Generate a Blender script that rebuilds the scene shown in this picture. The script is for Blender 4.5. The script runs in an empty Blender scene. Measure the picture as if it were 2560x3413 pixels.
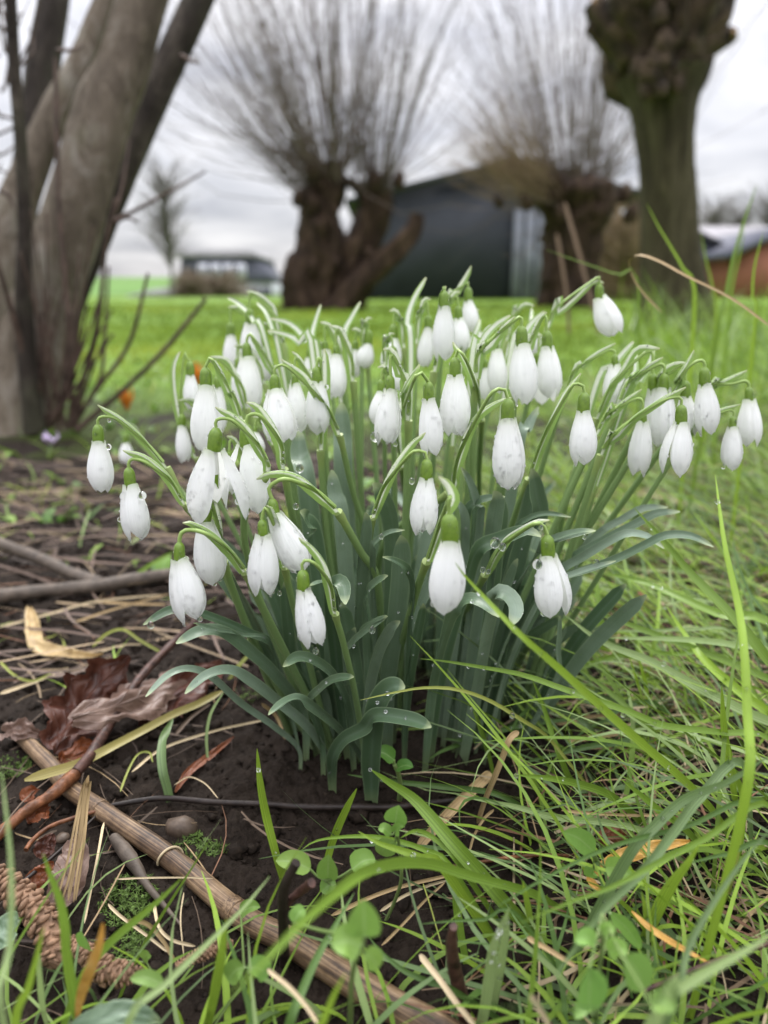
import bpy, math, random
import numpy as np
from mathutils import Vector, noise
random.seed(7); rng = np.random.default_rng(7)
S = bpy.context.scene; COL = S.collection
# ------------------------------------------------------------------ camera
CAMH, PITCH, FPX, CX, CY = 0.22, math.radians(16.0), 2558.0, 1280.0, 1706.5
cam = bpy.data.cameras.new('camera'); camo = bpy.data.objects.new('camera', cam); COL.objects.link(camo)
camo.location = (0, 0, CAMH); camo.rotation_euler = (math.radians(90) - PITCH, 0, 0)
cam.sensor_fit = 'VERTICAL'; cam.sensor_height = 36; cam.lens = 36 * FPX / 3413
cam.clip_start = 0.01; cam.clip_end = 5000
cam.dof.use_dof = True; cam.dof.focus_distance = 0.292; cam.dof.aperture_fstop = 7.4
S.camera = camo
# ------------------------------------------------------------------ sky and sun
SUN_EL, SUN_AZ = math.radians(48), math.radians(-8)
W = bpy.data.worlds.new('World'); S.world = W; W.use_nodes = True
nt = W.node_tree; nt.nodes.clear()
def wn(t, **k):
    n = nt.nodes.new(t)
    for a, b in k.items(): setattr(n, a, b)
    return n
sky = wn('ShaderNodeTexSky', sky_type='NISHITA', sun_disc=False, sun_elevation=SUN_EL, sun_rotation=SUN_AZ)
tc = wn('ShaderNodeTexCoord'); sep = wn('ShaderNodeSeparateXYZ')
nt.links.new(tc.outputs['Generated'], sep.inputs[0])
def wmath(op, a, b=None, c=None):
    n = wn('ShaderNodeMath', operation=op)
    for i, x in enumerate((a, b, c)):
        if x is None: continue
        if isinstance(x, (int, float)): n.inputs[i].default_value = x
        else: nt.links.new(x, n.inputs[i])
    return n.outputs[0]
zc = wmath('MAXIMUM', sep.outputs[2], 0.0)
den = wmath('ADD', zc, 0.18)
cmb = wn('ShaderNodeCombineXYZ')
nt.links.new(wmath('DIVIDE', sep.outputs[0], den), cmb.inputs[0]); nt.links.new(wmath('DIVIDE', sep.outputs[1], den), cmb.inputs[1])
cn = wn('ShaderNodeTexNoise'); cn.inputs['Scale'].default_value = 2.0; cn.inputs['Detail'].default_value = 5; cn.inputs['Roughness'].default_value = 0.5
cn.inputs['Distortion'].default_value = 0.3
nt.links.new(cmb.outputs[0], cn.inputs['Vector'])
cr = wn('ShaderNodeValToRGB'); cr.color_ramp.elements[0].position = 0.33; cr.color_ramp.elements[1].position = 0.68
cr.color_ramp.elements[0].color = (0.66, 0.67, 0.745, 1); cr.color_ramp.elements[1].color = (1.16, 1.15, 1.19, 1)
nt.links.new(cn.outputs['Fac'], cr.inputs[0])
grad = wmath('MULTIPLY_ADD', zc, wmath('MULTIPLY_ADD', zc, 2.1, 0.30), 0.43)          # overcast sky: about three times brighter overhead than at the horizon
mx = wn('ShaderNodeMix', data_type='RGBA', blend_type='MULTIPLY'); mx.inputs[0].default_value = 1
nt.links.new(cr.outputs[0], mx.inputs[6]); nt.links.new(grad, mx.inputs[7])
bg1 = wn('ShaderNodeBackground'); bg1.inputs[1].default_value = 0.1; nt.links.new(sky.outputs[0], bg1.inputs[0])
bg2 = wn('ShaderNodeBackground'); bg2.inputs[1].default_value = 1.0; nt.links.new(mx.outputs[2], bg2.inputs[0])
ms = wn('ShaderNodeMixShader'); ms.inputs[0].default_value = 0.93
nt.links.new(bg1.outputs[0], ms.inputs[1]); nt.links.new(bg2.outputs[0], ms.inputs[2])
wo = wn('ShaderNodeOutputWorld'); nt.links.new(ms.outputs[0], wo.inputs[0])
sl = bpy.data.lights.new('sun', 'SUN'); sl.energy = 1.5; sl.angle = math.radians(16); sl.color = (1, 0.97, 0.93)
so = bpy.data.objects.new('sun', sl); COL.objects.link(so)
so.rotation_euler = Vector((math.sin(SUN_AZ) * math.cos(SUN_EL), math.cos(SUN_AZ) * math.cos(SUN_EL), math.sin(SUN_EL))).to_track_quat('Z', 'Y').to_euler()
vs = S.view_settings; vs.view_transform = 'Standard'; vs.look = 'None'; vs.exposure = 0.82; vs.gamma = 1.0; vs.use_curve_mapping = False
S.render.engine = 'CYCLES'

# ------------------------------------------------------------------ geometry helpers
TILE = dict(A=(250, 850, .66305), B=(1250, 850, .78963), C=(400, 1650, .54250), D=(1200, 1550, .54250), E=(0, 1700, .54250),
            F=(1800, 1700, .45811), G=(0, 2600, .54250), H=(800, 2500, .54250), I=(1660, 2500, .54250), J=(0, 900, .54250),
            K=(560, 1400, .30139), M=(0, 0, .77155), N=(1280, 0, .77155), V=(0, 0, 1.54310))
def px(t, p):
    o = TILE[t]; return (o[0] + p[0] * o[2], o[1] + p[1] * o[2])
cp, sp_ = math.cos(PITCH), math.sin(PITCH)
def ray(p):
    x = (p[0] - CX) / FPX; y = -(p[1] - CY) / FPX
    return np.array([x, cp + y * sp_, -sp_ + y * cp])
def at(p, Y):
    d = ray(p); return np.array([0, 0, CAMH]) + d * (Y / d[1])
def mpp(p, Y):                       # metres per photograph pixel at that place
    return Y / ray(p)[1] / FPX
def project(P):
    v = np.array(P) - np.array([0, 0, CAMH]); t = v[1] * cp - v[2] * sp_
    return (CX + FPX * v[0] / t, CY - FPX * (v[1] * sp_ + v[2] * cp) / t)
def gz(x, y):
    r = math.hypot(x, y)
    a = 0.0075 if r < 1.5 else 0.02
    z = a * noise.noise(Vector((x * 9, y * 9, 3.1))) * min(1, r / .3)
    if r < 2.5:
        z += 0.004 * noise.noise(Vector((x * 38, y * 38, 7.7)))
    return z
def at_h(p, h):
    d = ray(p); z = h; P = None
    for _ in range(3):
        t = (z - CAMH) / min(d[2], -0.02); P = np.array([0, 0, CAMH]) + d * t
        z = h + gz(P[0], P[1])
    return P
def catmull(pts, n):
    P = np.asarray(pts, float)
    if len(P) == 2: P = np.array([P[0], (P[0] + P[1]) / 2, P[1]])
    Q = np.vstack([2 * P[0] - P[1], P, 2 * P[-1] - P[-2]])
    out = []
    for i in range(1, len(Q) - 2):
        t = np.linspace(0, 1, 16, endpoint=False)[:, None]
        a, b, c, d = Q[i - 1], Q[i], Q[i + 1], Q[i + 2]
        out.append(.5 * (2 * b + (c - a) * t + (2 * a - 5 * b + 4 * c - d) * t ** 2 + (3 * b - a - 3 * c + d) * t ** 3))
    out.append(P[-1:]); R = np.vstack(out)
    s = np.concatenate([[0], np.cumsum(np.linalg.norm(np.diff(R, axis=0), axis=1))])
    u = np.linspace(0, s[-1], n)
    return np.stack([np.interp(u, s, R[:, k]) for k in range(R.shape[1])], 1)
def unit(v): return v / (np.linalg.norm(v, axis=-1, keepdims=True) + 1e-12)
def tang(P): return unit(np.gradient(P, axis=0))
class MB:
    def __init__(s): s.v = []; s.f = []; s.uv = []; s.c = []; s.n = 0
    def add(s, V, F, UV=None, col=None):
        V = np.asarray(V, float).reshape(-1, 3); m = len(V)
        s.v.append(V); s.f.append(np.asarray(F, np.int64) + s.n)
        s.uv.append(np.zeros((m, 2)) if UV is None else np.asarray(UV, float).reshape(-1, 2))
        c = np.ones((m, 4)) if col is None else np.broadcast_to(np.append(np.asarray(col, float)[..., :3], np.ones(np.asarray(col).shape[:-1] + (1,)), axis=-1), (m, 4))
        s.c.append(c); s.n += m; return s
    def grid(s, P, close=False, col=None, cap=False):
        n, m = P.shape[:2]
        idx = np.arange(n * m).reshape(n, m); j = np.roll(idx, -1, 1) if close else idx[:, 1:]
        i0 = idx if close else idx[:, :-1]
        F = np.stack([i0[:-1], j[:-1], j[1:], i0[1:]], -1).reshape(-1, 4)
        u, v = np.meshgrid(np.linspace(0, 1, m), np.linspace(0, 1, n))
        s.add(P, F, np.stack([u, v], -1), col)
        if cap:
            for r in (0, n - 1):
                c = P[r].mean(0); b = s.n
                ring = np.vstack([P[r], c[None]])
                ii = np.arange(m); jj = (ii + 1) % m
                s.add(ring, np.stack([ii, jj, np.full(m, m), np.full(m, m)], -1), np.tile([.5, float(r > 0)], (m + 1, 1)), None if col is None else np.asarray(col).reshape(-1, 3)[0])
        return s
    def tube(s, path, rad, k=8, cap=True, col=None, disp=None):
        P = np.asarray(path, float); T = tang(P); n = len(P)
        rad = np.broadcast_to(rad, (n,))
        a = np.array([0, 0, 1.]) if abs(T[0][2]) < .9 else np.array([1., 0, 0])
        N = np.zeros((n, 3)); N[0] = unit(np.cross(T[0], a))
        for i in range(1, n):
            v = N[i - 1] - T[i] * np.dot(N[i - 1], T[i]); N[i] = unit(v)
        B = np.cross(T, N); th = np.linspace(0, 2 * np.pi, k, endpoint=False)
        R = rad[:, None] * np.ones(k)
        if disp is not None: R = R * disp(np.arange(n)[:, None] / (n - 1), th[None, :], P)
        G = P[:, None] + R[..., None] * (np.cos(th)[None, :, None] * N[:, None] + np.sin(th)[None, :, None] * B[:, None])
        return s.grid(G, True, col, cap)
    def ribbon(s, path, w, hint, m=5, fold=.15, twist=0., col=None):
        P = np.asarray(path, float); T = tang(P); n = len(P); H = np.broadcast_to(np.asarray(hint, float), (n, 3))
        Nn = unit(H - T * np.sum(H * T, 1)[:, None]); Sd = np.cross(T, Nn)
        tw = np.linspace(0, 1, n) * twist; c_, s_ = np.cos(tw)[:, None], np.sin(tw)[:, None]
        Sd, Nn = Sd * c_ + Nn * s_, Nn * c_ - Sd * s_
        u = np.linspace(-1, 1, m); w = np.broadcast_to(w, (n,))
        G = P[:, None] + .5 * w[:, None, None] * (u[None, :, None] * Sd[:, None] + (fold * 2 * (np.abs(u) ** 1.5))[None, :, None] * Nn[:, None])
        return s.grid(G, False, col)
    def build(s, name, mat, parent=None, smooth=True):
        V = np.vstack(s.v); me = bpy.data.meshes.new(name)
        Fs = np.vstack(s.f)
        tri = Fs[:, 2] == Fs[:, 3]
        q, t = Fs[~tri], Fs[tri][:, :3]
        me.vertices.add(len(V)); me.vertices.foreach_set('co', V.ravel())
        li = np.concatenate([q.ravel(), t.ravel()]); me.loops.add(len(li)); me.loops.foreach_set('vertex_index', li.astype(np.int32))
        me.polygons.add(len(q) + len(t))
        st = np.concatenate([np.arange(len(q)) * 4, len(q) * 4 + np.arange(len(t)) * 3]); me.polygons.foreach_set('loop_start', st.astype(np.int32))
        me.update(calc_edges=True); me.validate()
        if smooth: me.polygons.foreach_set('use_smooth', np.ones(len(me.polygons), bool))
        uv = np.vstack(s.uv); l = me.uv_layers.new(name='UVMap')
        lv = np.zeros(len(me.loops), np.int32); me.loops.foreach_get('vertex_index', lv)
        l.data.foreach_set('uv', uv[lv].ravel().astype(np.float32))
        a = me.color_attributes.new('tint', 'FLOAT_COLOR', 'POINT'); a.data.foreach_set('color', np.vstack(s.c).ravel().astype(np.float32))
        me.materials.append(MT[mat])
        o = bpy.data.objects.new(name, me); COL.objects.link(o)
        if parent is not None:
            o.parent = parent; o.matrix_parent_inverse.identity(); o.location = -Vector(parent.location)
        return o
def tag(o, label, cat, group=None, kind=None):
    o['label'] = label; o['category'] = cat
    if group: o['group'] = group
    if kind: o['kind'] = kind
    return o
def thing(name, loc, label, cat, group=None):
    o = bpy.data.objects.new(name, None); COL.objects.link(o); o.location = Vector([float(x) for x in loc]); o.empty_display_size = .01
    return tag(o, label, cat, group)
def struct(o): o['kind'] = 'structure'; return o
def ico(sub):
    import bmesh
    b = bmesh.new(); bmesh.ops.create_icosphere(b, subdivisions=sub, radius=1)
    V = np.array([v.co[:] for v in b.verts]); F = np.array([[v.index for v in f.verts] for f in b.faces]); b.free()
    return V, np.hstack([F, F[:, 2:]])
ICO1, ICO2 = ico(1), ico(2)

# ------------------------------------------------------------------ materials
MT = {}
class Mat:
    def __init__(s, name, rough=.5, spec=.5, **k):
        s.m = bpy.data.materials.new(name); s.m.use_nodes = True; s.t = s.m.node_tree; s.b = s.t.nodes['Principled BSDF']; s.out = s.t.nodes['Material Output']
        s.b.inputs['Roughness'].default_value = rough; s.b.inputs['Specular IOR Level'].default_value = spec
        MT[name] = s.m
    def n(s, t, **k):
        x = s.t.nodes.new(t)
        for a, b in k.items():
            if a.startswith('i_'): x.inputs[a[2:].replace('_', ' ')].default_value = b
            else: setattr(x, a, b)
        return x
    def l(s, a, b): s.t.links.new(a, b)
    def coord(s, kind='Object', scale=(1, 1, 1)):
        c = s.n('ShaderNodeTexCoord'); m = s.n('ShaderNodeMapping'); m.inputs['Scale'].default_value = scale
        s.l(c.outputs[kind], m.inputs[0]); return m.outputs[0]
    def noise(s, scale, vec=None, detail=5, rough=.55, dist=0):
        x = s.n('ShaderNodeTexNoise', i_Scale=scale, i_Detail=detail, i_Roughness=rough, i_Distortion=dist)
        s.l(vec if vec is not None else s.coord(), x.inputs['Vector']); return x.outputs['Fac']
    def ramp(s, fac, stops):
        r = s.n('ShaderNodeValToRGB'); e = r.color_ramp.elements
        while len(e) < len(stops): e.new(.5)
        for i, (p, c) in enumerate(stops): e[i].position = p; e[i].color = (*c, 1) if len(c) == 3 else c
        s.l(fac, r.inputs[0]); return r.outputs[0]
    def mix(s, f, a, b, mode='MIX'):
        x = s.n('ShaderNodeMix', data_type='RGBA', blend_type=mode)
        for i, v in ((0, f), (6, a), (7, b)):
            if isinstance(v, (int, float)): x.inputs[i].default_value = v
            elif isinstance(v, tuple): x.inputs[i].default_value = (*v, 1)
            else: s.l(v, x.inputs[i])
        return x.outputs[2]
    def math(s, op, a, b=0.):
        x = s.n('ShaderNodeMath', operation=op)
        for i, v in enumerate((a, b)):
            if isinstance(v, (int, float)): x.inputs[i].default_value = v
            else: s.l(v, x.inputs[i])
        return x.outputs[0]
    def color(s, c): s.l(c, s.b.inputs['Base Color']) if not isinstance(c, tuple) else setattr(s.b.inputs['Base Color'], 'default_value', (*c, 1)); s.c = c; return s
    def bump(s, h, strength, dist):
        x = s.n('ShaderNodeBump', i_Strength=strength, i_Distance=dist); s.l(h, x.inputs['Height']); s.l(x.outputs[0], s.b.inputs['Normal']); return s
    def translucent(s, f, c=None):
        t = s.n('ShaderNodeBsdfTranslucent'); m = s.n('ShaderNodeMixShader'); m.inputs[0].default_value = f
        c = c if c is not None else s.c
        if isinstance(c, tuple): t.inputs[0].default_value = (*c, 1)
        else: s.l(c, t.inputs[0])
        s.l(s.b.outputs[0], m.inputs[1]); s.l(t.outputs[0], m.inputs[2]); s.l(m.outputs[0], s.out.inputs[0]); return s
    def uv(s):
        x = s.n('ShaderNodeSeparateXYZ'); s.l(s.n('ShaderNodeTexCoord').outputs['UV'], x.inputs[0]); return x.outputs[0], x.outputs[1]
def flat(name, c, var=.25, scale=40, rough=.7, bump=0, dist=.001, spec=.3):
    m = Mat(name, rough, spec); f = m.noise(scale)
    m.color(m.ramp(f, [(.3, tuple(x * (1 - var) for x in c)), (.7, tuple(x * (1 + var) for x in c))]))
    if bump: m.bump(f, bump, dist)
    return m
# petals
m = Mat('petal', .32, .4); u, v = m.uv()
base = m.ramp(v, [(0, (.62, .68, .50)), (.10, (.80, .81, .76)), (.3, (.89, .895, .88)), (1, (.91, .915, .905))])
cv = m.n('ShaderNodeCombineXYZ'); m.l(m.math('MULTIPLY', u, 22), cv.inputs[0]); m.l(m.math('MULTIPLY', v, 1.3), cv.inputs[1])
vn = m.noise(1.0, cv.outputs[0], 3)
m.color(m.mix(m.ramp(vn, [(.35, (.16,) * 3), (.6, (0,) * 3)]), base, (.70, .73, .69))); m.bump(vn, .55, .0007); m.translucent(.38)
m = Mat('inner_petal', .45, .3); u, v = m.uv()
du = m.math('ABSOLUTE', m.math('SUBTRACT', u, .5))
lo = m.math('GREATER_THAN', v, .62); hi = m.math('LESS_THAN', m.math('ADD', v, m.math('MULTIPLY', m.math('SUBTRACT', .32, du), .55)), 1.0)
ins = m.math('LESS_THAN', du, .36)
m.color(m.mix(m.math('MULTIPLY', m.math('MULTIPLY', lo, hi), ins), (.82, .83, .78), (.16, .28, .02))); m.translucent(.2)
m = Mat('ovary', .38, .45); f = m.noise(900); u, v = m.uv()
m.color(m.mix(m.ramp(f, [(.3, (0,) * 3), (.7, (1,) * 3)]), (.100, .180, .014), (.150, .240, .026)))
m = Mat('stem', .42, .4); u, v = m.uv(); f = m.noise(300)
c0 = m.ramp(v, [(0, (.36, .44, .16)), (.04, (.30, .40, .12)), (.07, (.23, .34, .12)), (.45, (.175, .265, .11)), (.92, (.14, .21, .09)), (1, (.20, .22, .11))])
m.color(m.mix(m.math('MULTIPLY', f, .5), c0, (.20, .30, .10))); m.translucent(.12)
m = Mat('pedicel', .38, .45).color((.28, .40, .11))
m = Mat('spathe', .38, .45); u, v = m.uv(); e = m.math('ABSOLUTE', m.math('SUBTRACT', u, .5))
m.color(m.mix(m.ramp(v, [(0, (1,) * 3), (.05, (.15,) * 3), (.2, (0,) * 3)]), m.mix(m.ramp(e, [(.20, (0,) * 3), (.30, (1,) * 3)]), (.66, .70, .58), (.24, .37, .10)), (.50, .52, .32))); m.translucent(.35)
m = Mat('snowdrop_leaf', .27, .6); u, v = m.uv(); oi = m.n('ShaderNodeObjectInfo')
b1 = m.ramp(oi.outputs['Random'], [(0, (.075, .130, .062)), (.45, (.145, .215, .125)), (1, (.265, .345, .250))])
mid = m.ramp(m.math('ABSOLUTE', m.math('SUBTRACT', u, .5)), [(.0, (.9,) * 3), (.10, (.25,) * 3), (.18, (0,) * 3)])
cv = m.n('ShaderNodeCombineXYZ'); m.l(m.math('MULTIPLY', u, 30), cv.inputs[0]); m.l(m.math('MULTIPLY', v, 2.), cv.inputs[1]); st = m.noise(1.0, cv.outputs[0], 3)
c1 = m.mix(m.math('MULTIPLY', mid, .28), b1, (.22, .30, .22)); c1 = m.mix(m.math('MULTIPLY', st, .5), c1, (.05, .095, .055)); c1 = m.mix(m.ramp(m.math('ABSOLUTE', m.math('SUBTRACT', u, .5)), [(.42, (0,) * 3), (.5, (.6,) * 3)]), c1, (.26, .34, .20)); c1 = m.mix(m.ramp(m.noise(45, m.coord('Object'), 5, .6), [(.45, (0,) * 3), (.75, (.5,) * 3)]), c1, (.07, .12, .05))
c1 = m.mix(m.ramp(v, [(0, (.8,) * 3), (.015, (.5,) * 3), (.035, (0,) * 3)]), c1, (.42, .48, .26))
c1 = m.mix(m.ramp(v, [(.86, (0,) * 3), (1, (1,) * 3)]), c1, (.17, .22, .10))
m.color(c1); m.bump(st, .3, .0005); m.translucent(.07)
# blades of grass, straw, weeds: colour carried by the blade
m = Mat('grass', .38, .32); u, v = m.uv(); at_ = m.n('ShaderNodeAttribute', attribute_name='tint')
cv = m.n('ShaderNodeCombineXYZ'); m.l(m.math('MULTIPLY', u, 14), cv.inputs[0]); m.l(m.math('MULTIPLY', v, .6), cv.inputs[1]); st = m.noise(1.0, cv.outputs[0], 2)
m.color(m.mix(1.0, at_.outputs['Color'], m.ramp(st, [(.32, (.60,) * 3), (.65, (1.18,) * 3)]), 'MULTIPLY')); m.bump(st, .3, .0004); m.translucent(.3)
m = Mat('straw', .6, .3); at_ = m.n('ShaderNodeAttribute', attribute_name='tint'); u, v = m.uv()
cv = m.n('ShaderNodeCombineXYZ'); m.l(m.math('MULTIPLY', u, 9), cv.inputs[0]); m.l(m.math('MULTIPLY', v, 2.5), cv.inputs[1]); st = m.noise(1.0, cv.outputs[0], 4)
m.color(m.mix(1.0, at_.outputs['Color'], m.ramp(st, [(.3, (.5,) * 3), (.65, (1.15,) * 3)]), 'MULTIPLY')); m.bump(st, .5, .0006)
m = Mat('lawn', .7, .1); at_ = m.n('ShaderNodeAttribute', attribute_name='tint'); m.color(at_.outputs['Color']); m.translucent(.3)
m = Mat('herb', .42, .4); u, v = m.uv(); at_ = m.n('ShaderNodeAttribute', attribute_name='tint'); e = m.math('ABSOLUTE', m.math('SUBTRACT', u, .5))
f = m.noise(700); c = m.mix(m.ramp(e, [(0, (.5,) * 3), (.05, (0,) * 3)]), at_.outputs['Color'], (.36, .48, .20))
m.color(m.mix(m.math('MULTIPLY', f, .4), c, (.12, .25, .05))); m.bump(f, .3, .0005); m.translucent(.3)
# ground
m = Mat('soil', .75, .1); co = m.coord()
n1 = m.noise(60, co, 8, .65); n2 = m.noise(6, co, 4); n3 = m.noise(420, co, 5, .6)
soil = m.mix(m.ramp(n3, [(.35, (0,) * 3), (.65, (1,) * 3)]), m.ramp(n1, [(.3, (.006, .0042, .003)), (.55, (.018, .0125, .009)), (.75, (.042, .031, .023))]), (.023, .0165, .012))
sx = m.n('ShaderNodeSeparateXYZ'); m.l(m.n('ShaderNodeNewGeometry').outputs['Position'], sx.inputs[0])
yy = m.math('ADD', sx.outputs[1], m.math('MULTIPLY', m.math('SUBTRACT', n2, .5), 1.6))
gm = m.ramp(m.math('DIVIDE', yy, 10), [(.11, (0,) * 3), (.20, (1,) * 3)])
lawn = m.ramp(m.noise(3, co, 6), [(.3, (.09, .17, .02)), (.7, (.15, .25, .03))])
m.color(m.mix(gm, soil, lawn)); m.bump(m.math('ADD', n1, m.math('MULTIPLY', n3, .45)), .9, .004)
flat('clod', (.017, .012, .0085), .6, 320, .8, 1, .0015, .12)
def bark(name, lo, mi, hi, moss_):
    m = Mat(name, .8, .2); co = m.coord('Object', (1, 1, .35)); n1 = m.noise(22, co, 8, .7, .8); n2 = m.noise(75, co, 6, .65); n4 = m.noise(6, m.coord('Object'), 4, .6)
    vo = m.n('ShaderNodeTexVoronoi', i_Scale=26.0, feature='DISTANCE_TO_EDGE'); m.l(m.coord('Object', (1, 1, .22)), vo.inputs['Vector']); ck = m.ramp(vo.outputs['Distance'], [(0, (0,) * 3), (.06, (1,) * 3)])
    c = m.ramp(m.math('ADD', m.math('MULTIPLY', n1, .6), m.math('MULTIPLY', n4, .4)), [(.34, lo), (.5, mi), (.62, hi)])
    c = m.mix(m.ramp(n4, [(.52, (0,) * 3), (.66, (.55,) * 3)]), c, moss_); c = m.mix(m.ramp(n2, [(.28, (.75,) * 3), (.42, (0,) * 3)]), c, tuple(x * .5 for x in lo)); c = m.mix(m.math('MULTIPLY', m.math('SUBTRACT', 1.0, ck), .10), c, tuple(x * .6 for x in lo))
    m.color(c); m.bump(m.math('ADD', m.math('ADD', n1, m.math('MULTIPLY', n2, .6)), m.math('MULTIPLY', ck, .08)), 1, .010)
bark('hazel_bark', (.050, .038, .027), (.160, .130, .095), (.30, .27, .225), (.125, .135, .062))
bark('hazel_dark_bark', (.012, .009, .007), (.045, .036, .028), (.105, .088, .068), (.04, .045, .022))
for nm, a, b, c in (('willow_bark', (.010, .006, .004), (.042, .025, .016), (.120, .078, .050)), ('pollard_bark', (.014, .011, .006), (.068, .057, .030), (.165, .145, .088))):
    m = Mat(nm, .85, .2); n1 = m.noise(15 if nm == 'pollard_bark' else 9, m.coord('Object', (1, 1, .14 if nm == 'pollard_bark' else .22)), 8, .7, .6)
    m.color(m.ramp(n1, [(.3, a), (.52, b), (.75, c)])); m.bump(n1, 1, .06)
flat('willow_head', (.050, .034, .020), .8, 13, .9, 1, .05)
flat('cut_wood', (.42, .26, .13), .2, 20)
flat('shoot', (.125, .095, .078), .35, 3, .7)
flat('shoot_tan', (.22, .155, .095), .3, 3, .7)
flat('far_twig', (.16, .145, .135), .2, 2, .8)
flat('dark_twig', (.022, .015, .012), .5, 220, .5, .6, .0008)
flat('branch_bark', (.085, .066, .050), .45, 130, .6, .7, .0012)
flat('red_twig', (.060, .028, .020), .7, 260, .5, .6, .0008)
flat('rust_twig', (.13, .050, .020), .85, 170, .5, 1, .0015)
flat('sucker', (.085, .056, .042), .5, 40, .6)
m = Mat('cane', .48, .4); u, v = m.uv(); cv = m.n('ShaderNodeCombineXYZ'); m.l(m.math('MULTIPLY', u, 26), cv.inputs[0]); m.l(m.math('MULTIPLY', v, 5.), cv.inputs[1])
n1 = m.noise(1.0, cv.outputs[0], 6, .7, .4); n9 = m.noise(55, m.coord('Object'), 5, .65); n1 = m.math('ADD', m.math('MULTIPLY', n1, .62), m.math('MULTIPLY', n9, .40)); m.color(m.ramp(n1, [(.40, (.022, .013, .008)), (.48, (.085, .050, .027)), (.56, (.21, .135, .072)), (.68, (.43, .31, .19))])); m.bump(n1, .5, .001)
def deadleaf(name, a, b, c):
    m = Mat(name, .42, .45); u, v = m.uv(); n1 = m.noise(120, None, 6, .65); e = m.math('ABSOLUTE', m.math('SUBTRACT', u, .5))
    vein = m.math('ABSOLUTE', m.math('SUBTRACT', m.math('FRACT', m.math('SUBTRACT', m.math('MULTIPLY', v, 7), m.math('MULTIPLY', e, 4.))), .5))
    vm = m.ramp(vein, [(.0, (1,) * 3), (.09, (0,) * 3)]); mm = m.ramp(e, [(0, (1,) * 3), (.03, (0,) * 3)])
    vv = m.math('MAXIMUM', vm, mm); m.color(m.mix(m.math('MULTIPLY', vv, .4), m.ramp(n1, [(.3, a), (.5, b), (.72, c)]), tuple(min(1, x * 1.4) for x in c)))
    m.bump(m.math('ADD', n1, m.math('MULTIPLY', vv, .8)), .55, .0015); m.translucent(.12)
deadleaf('brown_leaf', (.035, .012, .008), (.085, .029, .017), (.135, .060, .040))
deadleaf('grey_brown_leaf', (.10, .058, .042), (.155, .095, .070), (.21, .140, .105))
deadleaf('rust_leaf', (.12, .030, .008), (.20, .060, .020), (.26, .12, .07))
deadleaf('ochre_leaf', (.40, .20, .03), (.55, .30, .06), (.62, .40, .14))
deadleaf('tan_leaf', (.26, .17, .07), (.44, .31, .14), (.56, .43, .22))
flat('catkin', (.21, .125, .075), .45, 300, .7, .5, .001)
flat('stone', (.085, .060, .042), .45, 150, .5, .7, .001)
flat('moss', (.075, .125, .022), .5, 500, .7)
flat('orange_petal', (.65, .20, .02), .2, 60, .5); flat('lilac_petal', (.55, .45, .62), .15, 60, .5)
m = Mat('water', .0, .5); m.color((1, 1, 1)); m.b.inputs['Transmission Weight'].default_value = 1; m.b.inputs['IOR'].default_value = 1.33
# buildings
flat('barn_cladding', (.031, .034, .044), .15, 1.5, .6)
flat('barn_roof', (.035, .035, .038), .2, 2); flat('door_paint', (.17, .18, .21), .3, 2, .5); flat('white_paint', (.60, .61, .66), .08, 2, .5); flat('slate', (.085, .09, .115), .2, 3); flat('pale_roof', (.27, .26, .27), .12, 1.5)
flat('pale_wall', (.42, .41, .43), .1, 1); flat('brick', (.27, .105, .065), .25, 6); flat('window_glass', (.05, .055, .07), .2, 2, .15, spec=.6)
flat('hedge_brown', (.20, .155, .115), .4, 4, .9); flat('hill_grass', (.085, .175, .030), .15, .3, .9); flat('paving', (.36, .35, .35), .15, 3, .8)
def vary(c, s=.2):
    k = 1 + random.uniform(-s, s); return tuple(max(0, x * k * (1 + random.uniform(-.08, .08))) for x in c)
CG = dict(g=(.180, .295, .038), b=(.250, .385, .040), d=(.095, .175, .040), t=(.140, .215, .080), y=(.36, .40, .09), p=(.31, .42, .16), s=(.42, .30, .15), w=(.56, .45, .28), r=(.20, .10, .055), o=(.58, .30, .05), k=(.11, .075, .05))

# ------------------------------------------------------------------ ground: one sheet to the horizon
th = np.concatenate([np.linspace(-180, -44, 40)[:-1], np.linspace(-42, 42, 440), np.linspace(44, 180, 40)[1:-1]]) * np.pi / 180
rr = [.004]
while rr[-1] < 1.0: rr.append(rr[-1] * (1.0048 if rr[-1] > .16 else 1.25))
while rr[-1] < 3000: rr.append(rr[-1] * 1.07)
rr = np.array(rr); R_, T_ = np.meshgrid(rr, th, indexing='ij')
X, Y = R_ * np.sin(T_), R_ * np.cos(T_)
Z = np.zeros_like(X)
nv, nf = noise.noise, noise.fractal
for i in range(X.shape[0]):
    for j in range(X.shape[1]):
        x, y = X[i, j], Y[i, j]; z = gz(x, y)
        if rr[i] < 1.3 and y > 0 and rr[i] > .15:
            z += .0030 * nf(Vector((x * 110, y * 110, 1.5)), .65, 2.2, 4) + .0016 * abs(nv(Vector((x * 420, y * 420, 9.))))
        Z[i, j] = z
mb = MB(); mb.grid(np.stack([X, Y, Z], -1), True); struct(mb.build('ground', 'soil'))
print('ground', len(mb.v[0]))

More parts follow.
